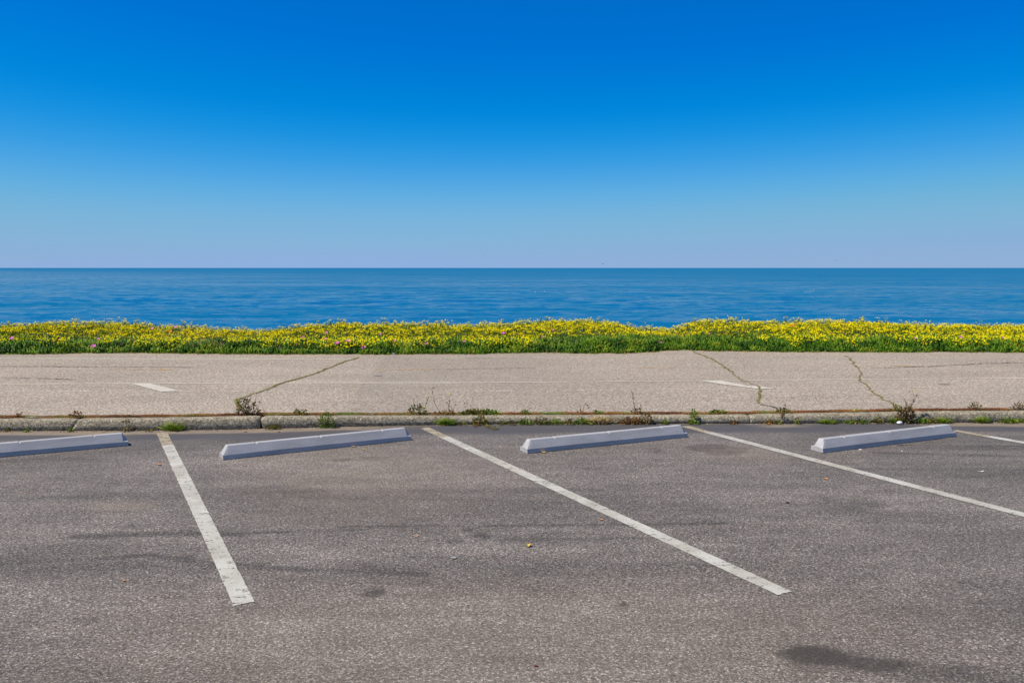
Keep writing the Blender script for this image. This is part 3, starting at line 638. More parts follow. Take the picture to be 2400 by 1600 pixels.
BL = [(28, 793, 9, 'magenta', 'pink ice plant blossom nearest the left edge of the bank'),
 (140, 796, 7, 'dullpink', 'small pink blossom among green leaves above left of the dark magenta pair on the left'),
 (219, 812, 13, 'magenta', 'wide magenta blossom low in the bank, leftmost of the three low ones on the left'),
 (231, 794, 7, 'magenta', 'small magenta blossom just above the leftmost low wide magenta blossom'),
 (283, 808, 12, 'magenta', 'wide magenta blossom in the middle of the three low ones on the left'),
 (313, 813, 11, 'magenta', 'magenta blossom above the white hatch stripe, right of the three low ones on the left'),
 (357, 770, 7, 'magenta', 'tiny pink blossom at the skyline left of the dry grass patch'),
 (411, 767, 7, 'magenta', 'tiny pink blossom at the skyline above the dry grass patch'),
 (399, 777, 8, 'orange', 'orange blossom beside the dry grass near the top of the bank on the left'),
 (656, 814, 8, 'magenta', 'small magenta blossom low in the bank, between the dry grass and the mossy diagonal crack'),
 (695, 809, 8, 'dullpink', 'faded pink blossom just right of the small low magenta one'),
 (709, 791, 9, 'dullpink', 'dull pink blossom in the yellow flowers above the mossy diagonal crack'),
 (762, 794, 9, 'dullpink', 'dull pink blossom amid yellow flowers, upper left of the bright magenta pair'),
 (765, 780, 7, 'magenta', 'small pink blossom high among yellow flowers left of centre'),
 (790, 804, 11, 'magenta', 'bright magenta blossom, left one of the pair left of centre'),
 (817, 799, 11, 'magenta', 'bright pink blossom, right one of the pair left of centre'),
 (852, 815, 11, 'magenta', 'bright magenta blossom low above the top end of the mossy diagonal crack'),
 (891, 783, 6, 'magenta', 'tiny pale pink blossom high in the yellow flowers near the paper scrap'),
 (925, 799, 8, 'dullpink', 'faded pink blossom in the yellow flowers above the paper scrap'),
 (998, 806, 8, 'magenta', 'deep pink blossom beside dry grass just left of centre'),
 (1087, 800, 8, 'dullpink', 'dull pink blossom left of the centre of the bank, above green leaves'),
 (1179, 781, 8, 'magenta', 'deep pink blossom high among yellow flowers near the centre'),
 (1272, 789, 7, 'dullpink', 'dark pink blossom right of centre at the foot of the yellow flowers'),
 (1296, 774, 7, 'dullpink', 'dark red-pink blossom near the skyline right of centre'),
 (1547, 803, 10, 'magenta', 'magenta blossom just left of the dip in the bank'),
 (1661, 782, 7, 'dullpink', 'dull pink blossom right of the dip in the bank'),
 (1857, 763, 9, 'orange', 'red-orange blossom standing at the skyline right of the dip'),
 (1988, 809, 10, 'magenta', 'magenta blossom low in the green leaves above the right mossy crack'),
 (2146, 792, 7, 'magenta', 'small pink blossom in green leaves, leftmost of the three on the right'),
 (2252, 792, 11, 'magenta', 'violet pink blossom, middle one of the three on the right'),
 (2353, 792, 9, 'magenta', 'violet pink blossom nearest the right edge of the bank')]
for b in BL: blossom(*b)
# ------------------------------------------------------------------ wheel stops
def make_stop():
    L, w, h1, h, tw, ch = 1.83, .155, .042, .118, .062, .050
    xs = [0, ch]
    for f in (.17, .50, .84): c = L*f; xs += [c-.012, c-.008, c+.004, c+.008]
    xs += [L-ch, L]; V = []; n = len(xs)
    for i, x in enumerate(xs):
        if i in (0, n-1):
            V += [(x, 0, 0), (x, .004, h1), (x, .040, h1+.002), (x, .05, h1+.003), (x, w-.05, h1+.003), (x, w-.040, h1+.002), (x, w-.004, h1), (x, w, 0)]
        else:
            k = (i-2) % 4 if 2 <= i < n-2 else 0
            dz = -.0045 if k in (1, 2) else 0; y1 = (w-tw)/2; q = .80
            V += [(x, 0, 0), (x, .004, h1), (x, .004+(y1-.004)*q, h1+(h-h1)*q), (x, y1 - dz*.3, h+dz), (x, w-y1 + dz*.3, h+dz), (x, w-.004-(y1-.004)*q, h1+(h-h1)*q), (x, w-.004, h1), (x, w, 0)]
    Fq = []
    for i in range(n-1):
        for j in range(7): a = i*8+j; Fq.append((a, a+1, a+9, a+8))
        Fq.append((i*8+7, i*8, i*8+8, i*8+15))
    Fq += [(7, 6, 5, 4, 3, 2, 1, 0), tuple((n-1)*8+j for j in range(8))]
    me = bpy.data.meshes.new('stop_body'); me.from_pydata(V, [], Fq); me.update(); me.materials.append(M['stop'])
    import bmesh
    bm = bmesh.new(); bm.from_mesh(me); bmesh.ops.recalc_face_normals(bm, faces=bm.faces); bm.to_mesh(me); bm.free()
    root = empty('wheel_stop', (0, 0, 0))
    b = bpy.data.objects.new('stop_body', me); C.objects.link(b); b.parent = root
    md = b.modifiers.new('b', 'BEVEL'); md.width = .004; md.segments = 3; md.limit_method = 'ANGLE'; md.angle_limit = math.radians(28)
    for f in (.17, .50, .84):
        mb = MB(); a = np.arange(10)*2*math.pi/10; c = np.array([L*f-.004, w/2, .112])
        ring = np.stack([c[0]+.011*np.cos(a), c[1]+.011*np.sin(a), 0*a+c[2]], -1); top = ring.copy(); top[:, 2] -= .02
        mb.add(np.concatenate([ring, top, [[c[0], c[1], c[2]+.001]]]), [(i, (i+1) % 10, 20) for i in range(10)] + [(i, 10+i, 10+(i+1) % 10) for i in range(10)] + [(i, 10+(i+1) % 10, (i+1) % 10) for i in range(10)])
        mb.build('steel_pin', M['steel'], root)
    return root
def copy_tree(o, parent=None):
    c = o.copy(); C.objects.link(c); c.parent = parent
    for ch in [q for q in bpy.data.objects if q.parent == o]: copy_tree(ch, c)
    return c
proto = make_stop()
SP = [((301, 1044.5), None, 'blue-grey concrete wheel stop cut off by the left edge of the photo'),
      ((515.3, 1078.9), (970.7, 1030.7), 'blue-grey concrete wheel stop in the bay between the two leftmost white lines'),
      ((1238.3, 1063.1), (1610.5, 1024.8), 'blue-grey concrete wheel stop in the middle bay, its right end touching the third white line'),
      ((1937.8, 1060.6), (2234.9, 1024.1), 'blue-grey concrete wheel stop in the rightmost bay, near the white paper scrap')]
for i, (a, b, lab) in enumerate(SP):
    A = ground(*a)
    if b is None:
        ang = math.radians(29.0); A = A - np.array([math.cos(ang), math.sin(ang), 0])*1.83
    else:
        B = ground(*b); ang = math.atan2(B[1]-A[1], B[0]-A[0]); mid = (A+B)/2
        A = mid - np.array([math.cos(ang), math.sin(ang), 0])*.915
    o = proto if i == 0 else copy_tree(proto)
    o.location = (float(A[0]), float(A[1]), .002); o.rotation_euler.z = ang
    tag(o, lab, 'wheel stop', 'wheel stops at the heads of the bays')
# ------------------------------------------------------------------ weeds along the kerb
PX = 1/222.
def yk(u): return float(yb(at(u, 985, 9.5)[0]))
def base(u, on):
    y = yk(u)
    if on == 'k': y += .19; x = at(u, 970, y)[0]; return np.array([x, y, float(kt(x)) - .004])
    if on == 'g': y -= .012; x = at(u, 990, y)[0]; return np.array([x, y, .0])
    if on == 'f': y += .02; x = at(u, 985, y)[0]; return np.array([x, y, float(kt(x))*.75])
def wstems(P, specs, o, mat='stem', r=.003):
    mb = MB()
    for pts in specs:
        y = P[1]; n = len(pts)
        q = [at(u, v, y + .006*math.sin(3*i)) for i, (u, v) in enumerate(pts)]
        qq = [];
        for a, b in zip(q[:-1], q[1:]):
            for k in range(3): qq.append(a + (b-a)*k/3)
        qq.append(q[-1]); qq = np.array(qq); qq[1:-1] += R.normal(size=(len(qq)-2, 3))*.0012
        tube(mb, qq - P, r, r*.55, R.rand())
    return mb.build('stem', M[mat], o)
def wheads(P, pts, o, r=.017, name='flower_head', mat='yflower'):
    for (u, v) in pts:
        c = at(u, v, P[1]) - P; mb = MB(); k = 10; a = np.arange(k)*2*math.pi/k
        D = np.stack([np.cos(a), np.sin(a), .25+0*a], -1); S = np.stack([-np.sin(a), np.cos(a), 0*a], -1)
        leaves(mb, np.repeat(c[None], k, 0), D, S, r, r*.6, R.rand(k), .1)
        heads(mb, np.array([c - [0, 0, .001], c-[0, 0, .006]]), np.array([[0, 0, 1.], [0, 0, 1.]]), [r*.5, r*.35], [.9, .2], .8)
        mb.build(name, M[mat], o)
def weed(u, on, w, h, mat, label, n=60, style='leafy', name='weed', cat='weed', stems=None, flowers=None, stemmat='stem', lsize=1., flat_=0, buds=None):
    P = base(u, on); o = tag(empty(name, P), label, cat, 'weeds and grass tufts along the kerb')
    W, Hh = w*PX/2, h*PX; mb = MB()
    if style == 'tuft':
        d = np.stack([R.normal(size=n)*W*.35, R.normal(size=n)*.018, 0*np.zeros(n)], -1); d[:, 1] = np.clip(d[:, 1], -.04, .010 if on == 'g' else .04)
        D = np.stack([d[:, 0]/W*1.6 + R.normal(size=n)*.25, R.normal(size=n)*.35 - (.25 if on == 'g' else 0), 0*d[:, 0]+.9], -1)
        L = Hh*1.3*R.uniform(.55, 1.15, n); blades(mb, d, D, L, R.uniform(.0028, .0048, n)*lsize, np.stack([D[:, 0]*.012, D[:, 1]*.012, -.006+0*L], -1), R.rand(n))
        nm = 'grass_blades'
    else:
        a = R.uniform(0, math.pi, n); rr = R.rand(n)**.6
        d = np.stack([np.cos(a)*rr*W, R.uniform(-.05, .012 if on == 'g' else .035, n), np.abs(np.sin(a))*rr*Hh*(.9-flat_) + .004], -1)
        if on == 'k': d[:, 1] = R.uniform(-.045, .03, n)
        D = d*[1, 1, .7] + R.normal(size=(n, 3))*.03 + [0, -.01, .012]
        leaves(mb, d, D, R.normal(size=(n, 3)), R.uniform(.018, .040, n)*lsize, R.uniform(.008, .017, n)*lsize, R.rand(n), .3)
        k = max(5, n//8); j = R.choice(n, k)                # inner twigs that carry the leaves
        mb2 = MB()
        for q in j: tube(mb2, [(0, 0, 0), d[q]*[.4, .5, .6], d[q]], .0018, .001, R.rand(), 3)
        mb2.build('twigs', M[stemmat], o); nm = 'leaves'
    mb.build(nm, M[mat], o)
    if stems: wstems(P, stems, o, stemmat)
    if flowers: wheads(P, flowers, o)
    if buds:
        for (uu, vv) in buds:
            mb = MB(); c = at(uu, vv, P[1]) - P; k = 4
            leaves(mb, c + R.normal(size=(k, 3))*.003, R.normal(size=(k, 3))+[0, 0, 1], R.normal(size=(k, 3)), .015, .010, R.rand(k), .4)
            mb.build('bud', M['g_olive' if mat != 'g_brown' else 'g_brown'], o)
    return o
weed(43, 'k', 20, 9, 'g_rust', 'low rusty weed on the kerb joint near the left edge of the photo', 50)
weed(182, 'k', 30, 15, 'g_rust', 'small reddish weed on the kerb joint directly above the slanting kerb crack', 70)
weed(579, 'k', 50, 44, 'g_brown', 'bushy brown and green weed on the kerb left of the wide black kerb gap', 260, stems=[[(590, 972), (597, 945), (601, 922)], [(580, 972), (584, 950), (581, 938)], [(600, 968), (606, 955), (611, 941)], [(570, 970), (572, 955), (575, 946)]], buds=[(601, 923), (608, 942), (581, 938), (574, 945), (599, 945), (612, 943), (600, 953)])
weed(613, 'k', 18, 12, 'g_rust', 'red weed rooted in the wide black gap of the kerb', 60, lsize=.8)
weed(704, 'k', 34, 13, 'g_olive', 'low olive weed on the kerb joint right of the wide black kerb gap', 80, buds=[(695, 958), (700, 962), (716, 962)])
weed(980, 'k', 46, 24, 'g_olive', 'branching olive weed with a yellow flower, leftmost of the tall weeds above the middle line', 130, stems=[[(970, 968), (970, 950), (969, 937)], [(990, 970), (997, 952), (1002, 940), (1001, 929)], [(985, 970), (993, 962), (1003, 964)]], flowers=[(1000.5, 927), (1004, 963)], buds=[(969, 937), (966, 952), (1002, 938), (998, 945), (1004, 932), (971, 947)], stemmat='gstem')
weed(1034, 'k', 34, 9, 'g_rust', 'tall thin weed with a curved bare stem and yellow head above the kerb', 60, stems=[[(1034, 968), (1024, 955), (1018, 942), (1015, 925), (1012, 910)]], flowers=[(1010.5, 906)], buds=[(1017, 941), (1014, 918), (1016, 909)])
weed(1053, 'k', 34, 9, 'g_rust', 'upright reddish weed with forked twigs and yellow head beside the curved thin one', 60, stems=[[(1052, 970), (1051, 955), (1053, 943), (1053.5, 927)], [(1060, 968), (1058, 955), (1051, 948), (1047, 942)], [(1061, 968), (1062, 958), (1070, 948)]], flowers=[(1051, 924)], buds=[(1053.5, 940), (1057, 926), (1047, 943), (1069, 949), (1052, 952)])
weed(1112, 'k', 76, 13, 'g_olive', 'wide mat of olive green weed spreading on the kerb top near the middle', 420, name='weed_mat', flat_=.1)
weed(1148, 'k', 50, 11, 'g_bright', 'green cushion weed on the right part of the wide olive mat', 200, name='weed_mat')
weed(1126, 'g', 36, 22, 'g_olive', 'sprawling weed hanging down the kerb face with a long bare leaning stem', 150, stems=[[(1128, 985), (1125, 972), (1112, 960), (1100, 948), (1092.5, 939)], [(1128, 992), (1130, 980), (1124, 968)]], buds=[(1090, 946), (1093, 947), (1089, 954)])
def runner(P0, pts, mat, label):
    P = ground(*P0); o = tag(empty('creeping_weed', P), label, 'weed', 'weeds and grass tufts along the kerb')
    q = np.array([ground(*p) + [0, 0, .006] for p in pts]) - P; mb = MB(); tube(mb, q, .002, .0015, .5); mb.build('stem', M['stem'], o)
    mb = MB()
    for a, b in zip(q[:-1], q[1:]):
        k = 30; s = R.rand(k, 1); d = a + (b-a)*s + R.normal(size=(k, 3))*[.012, .035, .004] + [0, 0, .008]
        leaves(mb, d, R.normal(size=(k, 3))*[1, 1, .3] + [0, 0, .3], R.normal(size=(k, 3)), R.uniform(.012, .024, k), R.uniform(.008, .014, k), R.rand(k))
    mb.build('leaves', M[mat], o)
runner((1135, 996), [(1135, 996), (1142, 1000), (1148, 1005), (1158, 1007), (1165, 1006)], 'g_olive', 'olive weed runner creeping out onto the asphalt below the leaning stem')
runner((1118, 1000), [(1126, 996), (1118, 999), (1110, 1001)], 'g_rust', 'small yellow and rust runner lying on the asphalt below the middle of the kerb')
weed(1231, 'k', 22, 8, 'g_bright', 'small green weed on the kerb top right of the wide olive mat', 60)
weed(1361, 'k', 14, 10, 'g_rust', 'thin weed with a drooping grass seed head on the kerb', 26, stems=[[(1361, 975), (1360, 960), (1361, 950)], [(1366, 972), (1368, 955), (1371, 945), (1378, 951), (1381, 957)]], buds=[(1359, 952), (1373, 946), (1377, 950), (1380, 955)])
weed(1401, 'k', 26, 8, 'g_bright', 'low bright green weed on the kerb joint behind the dry straw tuft', 60)
weed(1492, 'k', 26, 16, 'g_brown', 'tall spindly brown weed on the kerb above the rusty mound', 60, stems=[[(1490, 970), (1487, 952), (1484, 940), (1483, 928), (1481, 918)], [(1498, 970), (1502, 960), (1503, 950)]], buds=[(1481, 917), (1483, 923), (1479, 920), (1485, 944), (1484, 933), (1503, 951), (1500, 962)])
weed(1624, 'f', 16, 24, 'g_bright', 'bright green leafy weed clinging to the kerb face behind the third white line', 70)
weed(1624, 'g', 24, 16, 'g_bright', 'bright green tuft at the kerb foot right below the clinging weed', 70)
weed(1682, 'k', 44, 8, 'g_bright', 'flat green weed on the kerb joint right of the third white line', 130, flat_=.1)
weed(1835, 'k', 34, 10, 'g_olive', 'forked grey twiggy weed on the kerb at the foot of the middle mossy crack', 90, stems=[[(1834, 972), (1835, 960), (1838, 950)], [(1835, 962), (1841, 953), (1841, 948)], [(1834, 973), (1846, 962), (1852, 958)]], buds=[(1838, 950), (1841, 949)])
weed(1832, 'f', 14, 14, 'g_brown', 'thin dark weed hanging down the kerb face below the forked twiggy weed', 30, stems=[[(1833, 970), (1834, 982), (1834, 992)]])
weed(2283, 'k', 30, 21, 'g_brown', 'round brown twiggy weed on the kerb top, second from the right edge', 150, stemmat='stem', lsize=.7, stems=[[(2278, 962), (2273, 950), (2271, 944)], [(2288, 962), (2293, 950), (2294, 941)], [(2283, 962), (2282, 950), (2280, 943)]])
weed(2387, 'k', 34, 20, 'g_brown', 'brown and green twiggy weed on the kerb top at the right edge', 130, lsize=.8, stems=[[(2387, 960), (2392, 948), (2394, 940)], [(2380, 960), (2374, 952), (2371, 948)]])
weed(2121, 'g', 44, 46, 'g_brown', 'large straggly brown weed reaching over the kerb above the rightmost wheel stop', 420, stems=[[(2121, 985), (2128, 960), (2140, 940), (2143, 930), (2138, 914)], [(2121, 985), (2124, 965), (2127, 950), (2126, 943)], [(2118, 985), (2108, 962), (2098, 950)], [(2130, 960), (2122, 940), (2117, 930)], [(2136, 950), (2146, 935), (2149, 927)]], flowers=[(2137.5, 914)], buds=[(2143, 938), (2142, 941), (2141, 935), (2126, 944), (2128, 951), (2149, 927), (2152, 932), (2133, 947), (2136, 951), (2099, 951), (2103, 957), (2132, 918)])
weed(2100, 'k', 24, 16, 'g_olive', 'olive weed at the foot of the right mossy crack beside the large brown weed', 70)
weed(2001, 'g', 10, 5, 'g_olive', 'single upright stalk with one yellow flower in front of the kerb', 12, stems=[[(2001, 991), (2001.5, 978), (2001, 963)]], flowers=[(2001, 962)])
# along the foot of the kerb
weed(18, 'g', 10, 4, 'g_olive', 'tiny green weed at the kerb foot at the left edge', 20)
weed(66, 'g', 12, 5, 'g_bright', 'tiny bright weed at the kerb foot left of the slanting crack', 24)
weed(168, 'g', 12, 6, 'g_bright', 'tiny bright weed in the foot of the slanting kerb crack', 24)
weed(301, 'g', 14, 12, 'g_brown', 'small brown weed at the kerb foot beside the dark stone', 34)
weed(295, 'f', 8, 12, 'g_olive', 'thin green weed on the kerb top above the dark stone', 14)
weed(350, 'g', 14, 4, 'g_olive', 'very low green weed between the dark stone and the big green tuft', 20)
weed(408, 'g', 42, 21, 'g_bright', 'big green grass tuft at the kerb foot above the leftmost white line', 150, 'tuft', 'grass_tuft', 'grass tuft', lsize=1.3)
weed(643, 'g', 32, 9, 'g_olive', 'low brownish green weed at the kerb foot just right of the black gap', 90)
weed(766, 'g', 40, 40, 'g_bright', 'feathery bright green weed standing at the kerb foot above the second wheel stop', 260, lsize=.8, stemmat='gstem')
weed(1046, 'g', 36, 18, 'g_bright', 'round dense bright green grass tuft at the kerb foot beside the second white line', 260, 'tuft', 'grass_tuft', 'grass tuft', stems=[[(1032, 990), (1022, 978), (1011, 972)], [(1022, 978), (1026, 973)]])
weed(1083, 'g', 22, 6, 'g_olive', 'tiny pale weed on the kerb foot right of the round green tuft', 30)
weed(1177, 'g', 18, 7, 'g_olive', 'small green weed at the kerb foot right of the sprawling weed', 34)
weed(1200, 'g', 18, 10, 'g_olive', 'small olive weed at the kerb foot, second right of the sprawling weed', 40)
weed(1231, 'g', 34, 11, 'g_bright', 'low bright weed at the kerb foot left of the olive and rust one', 90, stems=[[(1224, 988), (1223, 978), (1222, 970)]])
weed(1268, 'g', 34, 17, 'g_olive', 'bushy olive and rust weed at the kerb foot left of the third wheel stop', 110)
weed(1298, 'g', 30, 11, 'g_bright', 'bright green weed at the kerb foot behind the third wheel stop', 80)
weed(1331, 'g', 26, 10, 'g_olive', 'olive weed at the kerb foot between the bright one and the straw', 60)
weed(1366, 'g', 40, 15, 'g_bright', 'leafy green weed at the kerb foot touching the dry straw', 120)
weed(1410, 'g', 62, 20, 'straw', 'tan tuft of dry straw at the kerb foot behind the third wheel stop', 150, 'tuft', 'dry_grass_tuft', 'grass tuft', lsize=1.6, stems=[[(1420, 992), (1436, 994), (1448, 1002), (1456, 1007)], [(1415, 993), (1428, 998), (1426, 1003)], [(1425, 992), (1434, 1000), (1438, 1005)], [(1440, 988), (1449, 996), (1453, 1003)]], stemmat='straw')
weed(1478, 'g', 52, 19, 'g_rust', 'dense rusty orange mound of weed at the kerb foot behind the third wheel stop', 420, name='weed_mound', lsize=.7)
weed(1512, 'g', 36, 26, 'g_brown', 'dark purple-brown weed at the kerb foot right of the rusty mound', 150)
weed(1558, 'g', 16, 8, 'g_bright', 'small green weed at the kerb foot behind the right end of the third wheel stop', 36)
weed(1720, 'g', 20, 7, 'g_rust', 'small rusty weed at the kerb foot above the dark round stain', 40)
weed(1800, 'g', 24, 8, 'g_rust', 'small rust and green weed at the kerb foot left of the hanging dark weed', 50)
weed(1823, 'g', 16, 7, 'g_olive', 'small olive weed at the kerb foot directly below the hanging dark weed', 34)
weed(1868, 'g', 13, 13, 'g_bright', 'little green weed with a thin twig just right of the hanging dark weed', 26, stems=[[(1868, 990), (1870, 984), (1872, 978)]])
weed(1941, 'g', 40, 13, 'g_bright', 'wide low green grass tuft at the kerb foot left of the rightmost wheel stop', 160, 'tuft', 'grass_tuft', 'grass tuft')
weed(1988, 'g', 22, 10, 'g_bright', 'small green tuft left of the single yellow-flowered stalk', 60, 'tuft', 'grass_tuft', 'grass tuft')
weed(2020, 'g', 24, 10, 'g_bright', 'small green weed right of the single yellow-flowered stalk', 50)
weed(2056, 'g', 24, 14, 'g_olive', 'olive weed at the kerb foot midway between the stalk and the large brown weed', 60)
weed(2097, 'g', 22, 17, 'g_bright', 'bright green tuft left of the white paper scrap at the kerb foot', 90, 'tuft', 'grass_tuft', 'grass tuft')
weed(2160, 'g', 34, 10, 'g_bright', 'low green weed at the kerb foot just right of the large brown weed', 80)
weed(2182, 'g', 22, 18, 'g_brown', 'dark brown seed tuft at the kerb foot behind the rightmost wheel stop', 60, lsize=.8)
weed(2207, 'g', 36, 16, 'g_bright', 'full green grass tuft behind the right end of the rightmost wheel stop', 180, 'tuft', 'grass_tuft', 'grass tuft')
weed(2299, 'g', 32, 18, 'g_bright', 'upright green grass tuft at the kerb foot above the rightmost white line', 150, 'tuft', 'grass_tuft', 'grass tuft')
weed(2362, 'g', 40, 13, 'g_bright', 'low green weed at the kerb foot, second from the right edge', 100)
weed(2398, 'g', 18, 13, 'g_bright', 'green tuft at the kerb foot cut by the right edge', 50, 'tuft', 'grass_tuft', 'grass tuft')
# grit and dead bits in the gutter
gr = MB(); n = 5200; x = R.uniform(-8.5, 8.5, n); wgt = np.where((x < -.6) | (x > 4.0), 1, .45); keep = R.rand(n) < wgt*(.35 + fbm(x*2, 0*x, 131)); x = x[keep]; n = len(x)
P = np.stack([x, yb(x) - .004 - np.abs(R.normal(size=n))*.045, .003 + 0*x], -1)
leaves(gr, P, R.normal(size=(n, 3))*[1, 1, .25], upv(n, .3)*[1, 1, 0] + R.normal(size=(n, 3))*[1, 1, .2], R.uniform(.006, .020, n), R.uniform(.004, .010, n), R.rand(n), .5)
M['grit'] = mat_leaf('gutter_grit', [(0, (.05, .035, .025)), (.4, (.20, .13, .08)), (.7, (.40, .30, .19)), (1, (.52, .44, .32))], .9)
tag(gr.build('gutter_debris', M['grit']), 'sandy grit and dry bits gathered along the foot of the kerb', 'debris', kind='stuff')
# moss in the joint and in the cracks
mo = MB(); n = 26000; x = R.uniform(-8, 8, n); m_ = fbm(x*1.4, 0*x, 121) + .10*fbm(x*11, 0*x, 122)
x = x[(m_ > .42)]; n = len(x); y = yb(x) + R.uniform(.145, .245, n)
P = np.stack([x, y, kt(x)-.002], -1)
rn = np.clip((fbm(x*2.3, 0*x, 123)-.30)*1.9, 0, 1)*.8 + .2*R.rand(n)
blades(mo, P, upv(n, .6), R.uniform(.008, .026, n)*(.5+fbm(x*5, 0*x, 127)), .006, R.normal(size=(n, 3))*.003, rn)
M['moss'] = mat_leaf('joint_moss_blades', [(0, (.10, .035, .015)), (.35, (.26, .10, .03)), (.55, (.30, .17, .04)), (.7, (.16, .17, .03)), (1, (.13, .24, .025))], .8)
tag(mo.build('moss', M['moss']), 'rusty orange and green moss filling the joint behind the kerb', 'moss', kind='stuff')
mo = MB()
for (cx, cy), d_ in ((c1, 1200), (c2, 700), (c3, 500)):
    i = R.randint(0, len(cx)-1, d_); f = R.rand(d_); x = cx[i]*(1-f)+cx[i+1]*f + R.normal(size=d_)*.010; y = cy[i]*(1-f)+cy[i+1]*f + R.normal(size=d_)*.02
    keep = fbm(x*2, y*2, 125) > .42; x, y = x[keep], y[keep]
    blades(mo, np.stack([x, y, zp(x, y)+.005], -1), upv(len(x), .7), R.uniform(.006, .02, len(x)), .005, np.zeros((len(x), 3)), R.uniform(.5, 1, len(x)))
tag(mo.build('crack_grass', M['moss']), 'short green and yellow growth in the diagonal cracks of the path', 'grass', kind='stuff')
# ------------------------------------------------------------------ litter, stone, leaves, birds
def leaf(u, v, w, matn, label, curl=.25, asp=.35, name='fallen_leaf', cat='leaf', z=.004):
    p = ground(u, v, 0 if v > 1000 else .112); s = w/F*p[1]/cp; a = R.uniform(-.5, .5); n = 7
    o = MB(); V = []
    for i in range(n):
        t = i/(n-1); ww = s*asp*math.sin(math.pi*(t*.86+.07))**.8
        zc = z + s*curl*(2*t-1)**2*.5
        for j, q in enumerate((-.5, 0, .5)):
            V.append(((t-.5)*s + .05*s*math.sin(5*t+q), q*ww*2, zc + (.18*ww*abs(q)*2 if j != 1 else 0)))
    V = np.array(V); f = []
    for i in range(n-1):
        for j in range(2): k = i*3+j; f += [(k, k+1, k+4), (k, k+4, k+3)]
    # real thickness
    V2 = V.copy(); V2[:, 2] -= .0012; m = len(V); f2 = [(c+m, b+m, a_+m) for a_, b, c in f]
    o.add(np.concatenate([V, V2]), f + f2); q = o.build(name, M[matn], None, origin=(0, 0, 0)); q.location = [float(c) for c in p]; q.rotation_euler.z = a
    tag(q, label, cat, 'fallen leaves and scraps on the asphalt')
leaf(374, 1089, 12, 'leaf_orange', 'slim orange leaf just left of the leftmost white line')
leaf(61, 1157, 6, 'leaf_orange', 'tiny orange leaf scrap near the left edge')
leaf(291, 1361, 7, 'leaf_orange', 'small orange leaf scrap left of the near end of the leftmost line', asp=.6)
leaf(975, 1257, 16, 'leaf_pink', 'pale pink sliver of leaf in the middle bay', asp=.2)
leaf(1238, 1280, 13, 'leaf_yellow', 'curled yellow leaf in the middle of the asphalt', .9, .7)
leaf(1410, 1218, 7, 'leaf_orange', 'small orange scrap left of the long middle line', asp=.6)
leaf(853, 1053, 6, 'leaf_yellow', 'small yellow crumb at the foot of the second wheel stop', asp=.6)
leaf(828, 1047, 10, 'leaf_tan', 'small brown debris against the foot of the second wheel stop', asp=.4)
leaf(1063, 1308, 14, 'leaf_grey', 'flat grey scrap lying left of the curled yellow leaf', .1, .5)
leaf(1256, 1561, 9, 'leaf_red', 'dark red leaf at the bottom of the photo near the centre', asp=.4)
leaf(1936, 1123, 11, 'leaf_orange', 'tan orange leaf between the two right white lines', asp=.45)
leaf(2298, 1106, 18, 'leaf_white', 'curved pale strip of leaf on the asphalt near the right edge', .3, .16)
leaf(1845, 1179, 9, 'leaf_dark', 'small dark brown leaf below the long right white line', .6, .6)
leaf(1825, 1114, 9, 'leaf_white', 'thin pale sliver left of the tan orange leaf', .2, .2)
leaf(1274, 1060.5, 12, 'leaf_yellow', 'yellowish leaf tucked against the third wheel stop', .3, .4)
leaf(1149, 1184, 4, 'leaf_dark', 'tiny black crumb left of the long middle line', .3, .9)
leaf(574, 1011.5, 12, 'leaf_tan', 'tan leaf scrap in the gutter left of the black kerb gap', .3, .3)
leaf(653, 1012, 8, 'leaf_tan', 'brown leaf in the gutter right of the black kerb gap', .3, .5)
def scrap(p, s, seed, label, name='paper_scrap'):
    rs = np.random.RandomState(seed); V, f = [], []; nu, nv = 9, 6
    for i in range(nv+1):
        for j in range(nu):
            ph = math.pi*i/nv; th = 2*math.pi*j/nu; r = 1 + rs.uniform(-.28, .22)
            V.append((math.cos(th)*math.sin(ph)*r*s[0], math.sin(th)*math.sin(ph)*r*s[1], max(0.0, (math.cos(ph)*r*.9+.75)*s[2])))
    for i in range(nv):
        for j in range(nu):
            a, b = i*nu+j, i*nu+(j+1) % nu; f += [(a, a+nu, b+nu), (a, b+nu, b)]
    mb = MB(); mb.add(V, f); o = mb.build(name, M['paper' if name == 'paper_scrap' else 'stone'], None, origin=(0, 0, 0)); o.location = [float(c) for c in p]
    return tag(o, label, 'litter' if name == 'paper_scrap' else 'stone')
scrap(ground(2109, 994.5), (.036, .03, .024), 3, 'crumpled white paper at the kerb foot beside the large brown weed')
scrap(ground(2017, 1054), (.016, .012, .005), 4, 'small flat white scrap in front of the rightmost wheel stop')
scrap(ground(2114, 1057.5), (.008, .008, .004), 8, 'tiny white crumb right of the flat scrap before the rightmost wheel stop')
scrap(ground(493, 1055), (.006, .006, .004), 9, 'tiny white crumb left of the second wheel stop')
scrap(ground(918, 829.5, .116), (.08, .05, .012), 5, 'white litter scrap on the path edge under the flowering bank')
scrap(ground(319, 1008), (.036, .025, .032), 6, 'black stone lying against the kerb foot on the left', 'stone')
